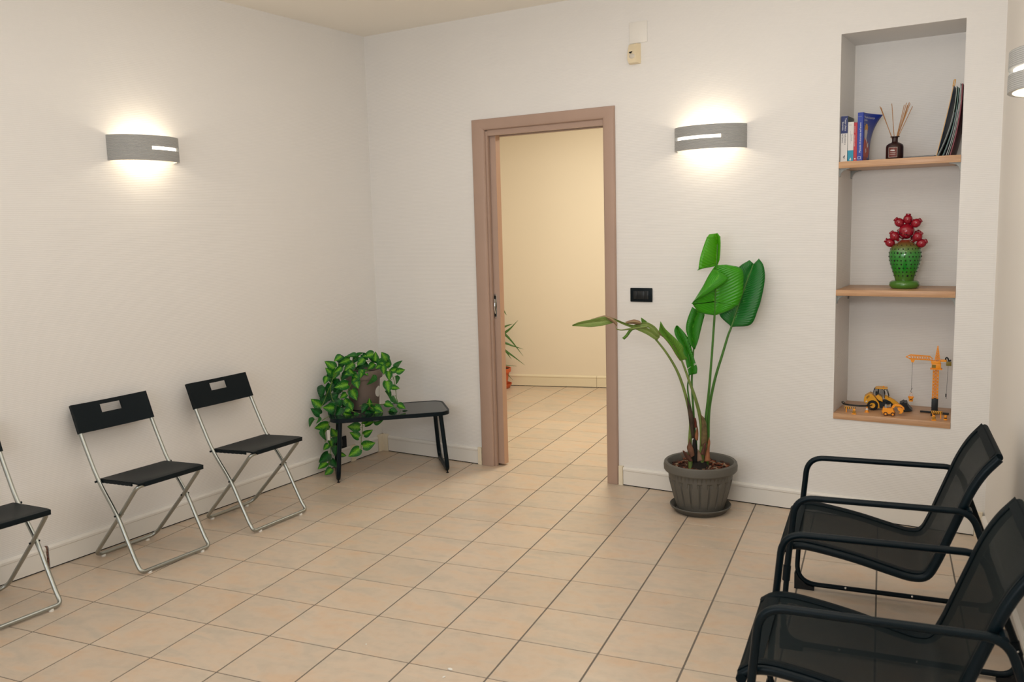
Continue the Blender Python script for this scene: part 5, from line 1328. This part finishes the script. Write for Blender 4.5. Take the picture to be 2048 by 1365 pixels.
for y in (-.024, .024):
    mb = MB(); mb.tube([(p[0], y, p[1]) for p in lp([(664, 790), (676, 740), (694, 718), (740, 712), (790, 712), (826, 750), (838, 800), (835, 850)])], .0018, 6)
    mb.tube([(p[0], y, p[1]) for p in lp([(738, 716), (742, 800)])], .0018, 6); mb.tube([(p[0], y, p[1]) for p in lp([(800, 712), (860, 722), (886, 780), (902, 840)])], .0016, 6); mb.obj('cab_frame', TB, wl_)
part([(690, 716), (700, 704), (780, 698), (870, 704), (880, 714), (800, 716)], .056, TY, 'cab_roof')
part([(672, 788), (688, 722), (790, 718), (830, 800), (820, 850), (720, 830)], .040, TGL, 'cab_window', bev=False)
part([(700, 830), (698, 770), (728, 770), (740, 830)], .024, TB, 'driver_seat')
for y in (-.012, .012):
    part([(838, 820), (860, 822), (980, 880), (1060, 940), (1140, 1015), (1118, 1030), (1020, 975), (900, 900), (838, 862)], .007, TY, 'boom_arm', y)
part([(900, 850), (1030, 930), (1022, 942), (895, 865)], .006, TB, 'hydraulic_ram')
part([(1060, 915), (1122, 884), (1132, 898), (1166, 890), (1180, 930), (1205, 965), (1252, 1004), (1190, 1018), (1128, 1031), (1096, 980)], .074, TB, 'bucket')
for x in (662, 905):
    for y in (-.033, .033):
        c = lp([(x, 968 if x < 700 else 985)])[0]; r = .0262 if x < 700 else .0235
        mt = Matrix.Translation((c[0], y, r)) @ Matrix.Rotation(PI / 2, 4, 'X')
        mb = MB(); pf = [(.0, -.010), (r * .8, -.010), (r, -.007), (r, .007), (r * .8, .010), (r * .58, .010), (r * .55, .007), (.0, .007)]
        mb.lathe(pf, 28, mtx=mt)
        for q in range(18):
            a = 2 * PI * q / 18; mb.box((r * .96, -.0016, -.008), (r * 1.03, .0016, .008), mtx=mt @ Matrix.Rotation(a, 4, 'Z'))
        w_ = mb.obj('wheel', RUBBER, wl_, ang=30)
        mb = MB(); mb.lathe([(.0, .0075), (r * .55, .0075), (r * .5, .0105), (r * .2, .0095), (.0, .0095)], 20, mtx=mt); mb.lathe([(.0, -.0105), (r * .55, -.0105), (.0, -.0105)], 20, mtx=mt); mb.obj('hub', TY, w_)
part([(552, 905), (575, 893), (582, 912), (560, 920)], .0635, TW, 'tail_lamp', bev=False)
for a in ((600, 868, 560, 900), ):
    mb = MB()
    for q in range(2):
        mb.tube([(p[0], -.0315, p[1]) for p in lp([(565 + 14 * q, 862 + 4 * q), (580 + 10 * q, 835 + 8 * q), (612, 820 + 14 * q)])], .0012, 5)
    mb.obj('cover_slots', TB, wl_)
mb = MB(); mb.tube([(p[0], 0, p[1]) for p in lp([(632, 800), (626, 768)])], .0012, 5); mb.obj('exhaust', TB, wl_)
mb = MB(); mb.ball((*[(lambda c: c)(lp([(815, 690)])[0])][0:1][0][0:1], 0, lp([(815, 690)])[0][1]), .004, 0, 8, 6); mb.obj('beacon', TO_, wl_)

# orange toy digger truck
td = thing('toy_digger_truck', 'small orange toy digger truck in front of the wheel loader', 'toy', (3.367, .050, ZB), math.radians(6))
def lp(pts, x0=898, z0=1163): return [((x - x0) / 3150.0, (z0 - z) / 2900.0) for x, z in pts]
def dpart(poly, th, m, name, y=0.0): return part(poly, th, m, name, y, td)
dpart([(798, 1045), (945, 1045), (958, 1080), (975, 1100), (972, 1130), (800, 1132), (795, 1100)], .040, TO_, 'body')
dpart([(782, 1090), (796, 1088), (796, 1105), (784, 1105)], .030, TO_, 'bumper')
for pq in ((822, 1000, 862, 1046), (866, 1004, 888, 1040), (892, 994, 918, 1030)):
    dpart([(pq[0], pq[3]), (pq[0] + 6, pq[1]), (pq[2] - 4, pq[1] + 4), (pq[2], pq[3])], .026, TS, 'silver_engine')
dpart([(925, 1045), (945, 1000), (985, 985), (1060, 990), (1112, 1030), (1120, 1062), (1098, 1060), (1085, 1030), (1040, 1012), (985, 1015), (962, 1046)], .014, TO_, 'digger_arm')
dpart([(1016, 1040), (1050, 1030), (1098, 1050), (1104, 1085), (1080, 1118), (1040, 1122), (1056, 1092), (1024, 1070)], .022, TO_, 'digger_scoop')
for x in (843, 950):
    for y in (-.019, .019):
        c = lp([(x, 1135)])[0]; r = .0105; mt = Matrix.Translation((c[0], y, r)) @ Matrix.Rotation(PI / 2, 4, 'X')
        mb = MB(); mb.lathe([(.0, -.004), (r, -.004), (r, .004), (r * .6, .004), (.0, .003)], 20, mtx=mt); w_ = mb.obj('wheel', mat('toy dark brown tyre', rgb(92, 50, 22), .5), td)
        mb = MB(); mb.lathe([(.0, .0045), (r * .5, .0045), (.0, .0055)], 14, mtx=mt); mb.obj('hub', TO_, w_)

# tower crane
cr = thing('toy_tower_crane', 'orange toy tower crane with black cross foot on the lowest niche board', 'toy', (3.562, .190, ZB), math.radians(6)); cr.scale = (.81, .81, .92)
mb = MB()
for a in (.12, .12 + PI / 2):
    mt = Matrix.Rotation(a - .30, 4, 'Z'); mb.box((-.084, -.007, .0), (.084, .007, .010), bev=.002, mtx=mt)
mb.box((-.019, -.019, .0), (.019, .019, .088), bev=.002); mb.obj('foot', TB, cr, ang=30)
def lattice(x, z0, z1, hw0, hw1, nb, r=.0016):
    mb = MB()
    for sx in (-1, 1):
        for sy in (-1, 1): mb.tube([(x + sx * hw0, sy * hw0, z0), (x + sx * hw1, sy * hw1, z1)], r * 1.5, 6)
    for i in range(nb):
        f0, f1 = i / nb, (i + 1) / nb; za, zb = z0 + (z1 - z0) * f0, z0 + (z1 - z0) * f1; ha, hb_ = hw0 + (hw1 - hw0) * f0, hw0 + (hw1 - hw0) * f1
        for s in (-1, 1):
            mb.tube([(x - ha, s * ha, za), (x + hb_, s * hb_, zb)], r, 5); mb.tube([(x + ha, s * ha, za), (x - hb_, s * hb_, zb)], r, 5)
            mb.tube([(x + s * ha, -ha, za), (x + s * hb_, hb_, zb)], r, 5); mb.tube([(x + s * ha, ha, za), (x + s * hb_, -hb_, zb)], r, 5)
            mb.tube([(x - hb_, s * hb_, zb), (x + hb_, s * hb_, zb)], r, 5); mb.tube([(x + s * hb_, -hb_, zb), (x + s * hb_, hb_, zb)], r, 5)
    return mb
lattice(0, .086, .253, .0155, .0155, 9).obj('tower', TO_, cr)
mb = MB(); mb.box((-.034, -.026, .252), (.036, .026, .257), bev=.001); mb.box((-.026, -.020, .257), (.028, .020, .287), bev=.003); mb.box((-.030, -.022, .286), (.024, .022, .300), bev=.003); mb.obj('cab', TO_, cr, ang=30)
mb = MB(); mb.box((-.024, -.0212, .262), (-.002, -.0203, .280)); mb.obj('cab_window', TG, cr, smooth=False)
lattice(.006, .300, .384, .0145, .0010, 6, .0013).obj('spire', TO_, cr)
mb = MB()
for sy in (-.009, .009):
    mb.tube([(-.018, sy, .302), (-.150, sy, .305), (-.176, sy * .3, .316)], .0022, 6); mb.tube([(-.022, sy, .310), (-.040, sy, .324), (-.150, sy, .328), (-.176, sy * .3, .316)], .0022, 6)
    for i in range(8):
        xa, xb = -.036 - i * .0145, -.036 - (i + 1) * .0145; mb.tube([(xa, sy, .303), (xb, sy, .326)], .0014, 5); mb.tube([(xa, sy, .326), (xb, sy, .303)], .0014, 5)
mb.prism([(-.150, .304), (-.122, .304), (-.130, .286), (-.142, .286)], .016, 'y'); mb.obj('jib', TO_, cr, ang=30)
mb = MB(); mb.box((.024, -.010, .296), (.058, .010, .308), bev=.001); mb.obj('counter_jib', TO_, cr, ang=30)
mb = MB(); mb.box((.056, -.015, .275), (.086, .015, .297), bev=.002); mb.obj('counterweight', TG, cr, ang=30)
mb = MB(); mb.tube(curve([(.058, 0, .300), (.052, 0, .312), (.058, 0, .320), (.066, 0, .314), (.070, 0, .303), (.084, 0, .306)], 5), .0042, 8); mb.obj('counter_hook', TB, cr)
mb = MB(); mb.tube([(-.136, 0, .287), (-.139, 0, .125)], .0009, 5); mb.tube(curve([(-.139, 0, .127), (-.141, 0, .119), (-.138, 0, .113), (-.134, 0, .117)], 4), .0014, 5); mb.tube([(-.139, 0, .128), (-.131, 0, .140)], .0012, 5); mb.obj('hoist_rope', TB, cr)
mb = MB(); mb.tube([(.068, 0, .276), (.064, 0, .118)], .0009, 5); mb.box((.0585, -.003, .098), (.0655, .003, .116)); mb.tube([(.063, 0, .098), (.064, 0, .088)], .0016, 5); mb.obj('spare_rope', TB, cr)
mb = MB(); mb.lathe([(.0, .0), (.012, .0), (.0135, .020), (.0175, .021), (.0175, .026), (.0150, .026), (.0135, .022), (.0, .004)], 20, c=(-.139, 0, .062)); mb.tube([(-.154, 0, .087), (-.139, 0, .113), (-.124, 0, .087)], .0010, 5); mb.obj('bucket', TO_, cr)
mb = MB(); mb.box((-.145, -.0136, .071), (-.133, -.0128, .077)); mb.obj('bucket_label', TB, cr, smooth=False)

def striped(t, x0, x1, z0, z1, y, th=.003, ns=6):
    mb = MB(); mb.box((x0, y - th / 2, z0), (x1, y + th / 2, z1), bev=.0005); b_ = mb.obj('board', TY, t, ang=30)
    mb = MB(); w = (x1 - x0) / ns
    for i in range(ns):
        a = x0 + w * i + w * .15; mb.add([(a, y - th / 2 - .0004, z0 + .001), (a + w * .4, y - th / 2 - .0004, z0 + .001), (min(x1, a + w * .75), y - th / 2 - .0004, z1 - .001), (min(x1, a + w * .75) - w * .4, y - th / 2 - .0004, z1 - .001)], [(0, 1, 2, 3)])
    mb.obj('stripes', TB, t, smooth=False)
def barrier(label, loc, rz=0.0, w=.024, h=.034):
    t = thing('toy_barrier', label, 'toy', loc, rz, 'toy roadwork pieces')
    striped(t, -w, w, h - .013, h, 0)
    for s in (-1, 1):
        mb = MB(); mb.box((s * w * .72 - .0022, -.002, .002), (s * w * .72 + .0022, .002, h - .012)); mb.box((s * w * .72 - .0025, -.010, .0), (s * w * .72 + .0025, .010, .003)); mb.obj('leg', TO_, t, smooth=False)
    return t
barrier('yellow and black striped toy barrier before the crane foot', (3.584, .082, ZB), math.radians(5), .025, .036)
barrier('small yellow toy barrier behind the clear safety glasses', (3.176, .050, ZB), math.radians(5), .028, .030)
def cone(label, loc, h=.026):
    t = thing('toy_traffic_cone', label, 'toy', loc, 0, 'toy roadwork pieces')
    mb = MB(); mb.box((-.011, -.011, 0), (.011, .011, .002)); mb.lathe([(.0085, .002), (.0022, h), (.0, h + .001)], 16, close_bottom=False); mb.obj('cone_body', TO_, t)
    mb = MB(); mb.lathe([(.0069, h * .36), (.0049, h * .62)], 16, close_bottom=False); mb.obj('white_band', TW, t)
cone('orange toy traffic cone seen through the clear safety glasses', (3.252, .082, ZB), .036)
def asign(label, loc, rz):
    t = thing('toy_warning_stand', label, 'toy', loc, rz, 'toy roadwork pieces')
    striped(t, -.008, .008, .004, .020, 0, ns=3)
    mb = MB(); mb.box((-.010, -.006, 0), (.010, .006, .004)); mb.obj('foot', TO_, t, smooth=False)
    mb = MB(); mb.ball((0, 0, .0235), (.0055, .004, .005), 0, 10, 8); mb.obj('lamp_head', TO_, t)
asign('small striped toy warning stand at the board edge, below the crane', (3.578, .018, ZB), .2)
asign('small striped toy warning stand in front of the clear safety glasses', (3.203, .004, ZB), -.2)
t = thing('toy_bollard', 'orange toy bollard with black band at the right end of the lowest niche board', 'toy', (3.627, .052, ZB), 0, 'toy roadwork pieces')
mb = MB(); mb.lathe([(.0, .0), (.009, .0), (.009, .003), (.006, .005), (.006, .016), (.0075, .018), (.0065, .023), (.0, .026)], 16); mb.obj('post', TO_, t)
mb = MB(); mb.lathe([(.0063, .007), (.0063, .012)], 16, close_bottom=False); mb.obj('black_band', TB, t)
# safety glasses
sg = thing('safety_glasses', 'clear safety glasses with black brow bar on the lowest niche board', 'glasses', (3.192, .085, ZB))
arc = curve([(-.076, .050, .034), (-.060, .0, .036), (-.030, -.034, .0385), (.0, -.042, .039), (.030, -.036, .0375), (.062, -.002, .034), (.076, .044, .030)], 6)
mb = MB(); mb.tube(arc, [.003 + .0015 * math.sin(PI * i / (len(arc) - 1)) for i in range(len(arc))], 8); mb.obj('brow_bar', TB, sg)
mb = MB(); rows = [[(p.x * (1 - .10 * f), p.y * (1 - .05 * f) + .004 * f, p.z - .033 * f) for p in arc] for f in (0, .2, .4, .6, .8, 1)]
mb.grid(rows); CLR = mat('clear lens', (1, 1, 1), .02, alpha=.10); o = mb.obj('lens', CLR, sg)
for s in (-1, 1):
    mb = MB(); mb.tube([(s * .076, .048, .032), (s * .078, .085, .030), (s * .074, .115, .018)], .0022, 6); mb.obj('temple', TB if s < 0 else mat('grey temple', rgb(110, 108, 104), .4), sg)

# ---------------------------------------------------------------- plant in the hall
hp = Vector((-.534, 2.384, 0))
hpot = thing('terracotta_pot', 'terracotta pot on a deep saucer behind the sliding door', 'pot', hp)
TC = mat('terracotta plastic', rgb(198, 92, 48), .5)
mb = MB(); mb.lathe([(.0, .014), (.080, .014), (.108, .15), (.110, .158), (.124, .162), (.127, .198), (.120, .200), (.116, .186), (.0, .184)], 40); mb.obj('pot_body', TC, hpot, ang=40)
mb = MB(); mb.lathe([(.0, .0), (.100, .0), (.110, .006), (.130, .040), (.132, .046), (.126, .046), (.106, .010), (.0, .008)], 40); mb.obj('saucer', TC, hpot, ang=40)
mb = MB(); mb.lathe([(.0, .1875), (.114, .1875)], 30, close_bottom=False); mb.obj('soil', DARK, hpot)
hpl = thing('yucca_plant', 'narrow leaved green plant growing in the terracotta pot in the hall', 'plant', hp)
mb = MB(); mb.tube([(0, 0, .186), (.004, 0, .34), (.0, .004, .50)], [.014, .012, .010], 10); mb.obj('trunk', mat('grey-brown trunk', rgb(112, 92, 70), .8), hpl)
YL = mat_leaf('yucca leaf', rgb(52, 96, 34), rgb(78, 124, 44), .45, 2, .15, .3, uvbump=0)
HL = [[[.086,-.003,.522],[.136,.029,.559],[.177,.056,.597],[.235,.094,.668]],[[.087,-.003,.581],[.133,.027,.613],[.194,.067,.635]],[[.087,-.003,.561],[.131,.026,.53],[.186,.062,.455],[.272,.118,.314]],[[.076,-.01,.464],[.125,.022,.452],[.185,.061,.421],[.274,.119,.383]],[[.084,-.005,.424],[.127,.023,.374],[.183,.06,.323],[.283,.125,.225]],[[.096,.003,.414],[.127,.023,.374],[.174,.054,.288]],[[.079,-.008,.248],[.132,.027,.231],[.217,.082,.218]],[[.09,-.001,.198],[.13,.025,.152],[.181,.059,.08]]]
for k, L_ in enumerate(HL):
    pts = [Vector(p) - Vector((.036, .024, 0)) for p in L_]
    c = curve([Vector((0, 0, max(.19, min(.5, pts[0].z - .04))))] + pts, 6); nn = len(c); rows = []
    for i, p in enumerate(c):
        f = i / (nn - 1); w = (.012 if k < 6 else .005) * math.sin(PI * min(1, .12 + .88 * f) ** .8) + .0006
        tg = (c[min(nn - 1, i + 1)] - c[max(0, i - 1)]).normalized(); sd = tg.cross(Vector((.55, -.83, .2))).normalized()
        nn_ = tg.cross(sd)
        rows.append([p - sd * w + nn_ * w * .5, p, p + sd * w + nn_ * w * .5])
    mb = MB(); mb.grid(rows); mb.obj('leaf', YL, hpl, ang=80)
for k in range(9):
    a = 3.3 + k * .30; up = .10 + .22 * ((k * .618) % 1); ln = .30
    c = curve([(0, 0, .46), (ln * .35 * math.cos(a), ln * .35 * math.sin(a), .46 + up), (ln * .8 * math.cos(a), ln * .8 * math.sin(a), .46 + up * .9)], 6); rows = []
    for i, p in enumerate(c):
        f = i / (len(c) - 1); w = .013 * math.sin(PI * (.12 + .88 * f)) + .0006; sd = Vector((-math.sin(a), math.cos(a), 0))
        rows.append([p - sd * w + Vector((0, 0, w * .4)), p, p + sd * w + Vector((0, 0, w * .4))])
    if min(p.y for p in c) < -2: continue
    mb = MB(); mb.grid(rows); mb.obj('leaf', YL, hpl, ang=80)

# plaster crumbs on the floor
CRUMB = mat('white plaster crumb', rgb(226, 222, 214), .8)
for k, (x, y, s, lb) in enumerate(((2.274, -2.333, .011, 'larger white plaster crumb on the floor tiles at the lower picture edge'), (2.286, -2.387, .008, 'smaller white plaster crumb beside the larger one on the floor tiles'), (1.877, -2.333, .005, 'tiny white plaster crumb alone on a floor tile, left of the other two'))):
    mb = MB(); mb.ball((0, 0, s * .2), (s, s * .6, s * .3), 0, 7, 5)
    for q in range(len(mb.v)):
        v = Vector(mb.v[q]); w = 1 + .35 * noise.noise(v * 160 + Vector((k, k, k))); mb.v[q] = (v.x * w, v.y * w, max(.0003, v.z * w))
    tag(mb.obj('plaster_crumb', CRUMB, None, (x, y, 0), k * 1.1, smooth=False), lb, 'crumb', 'plaster crumbs on the floor')
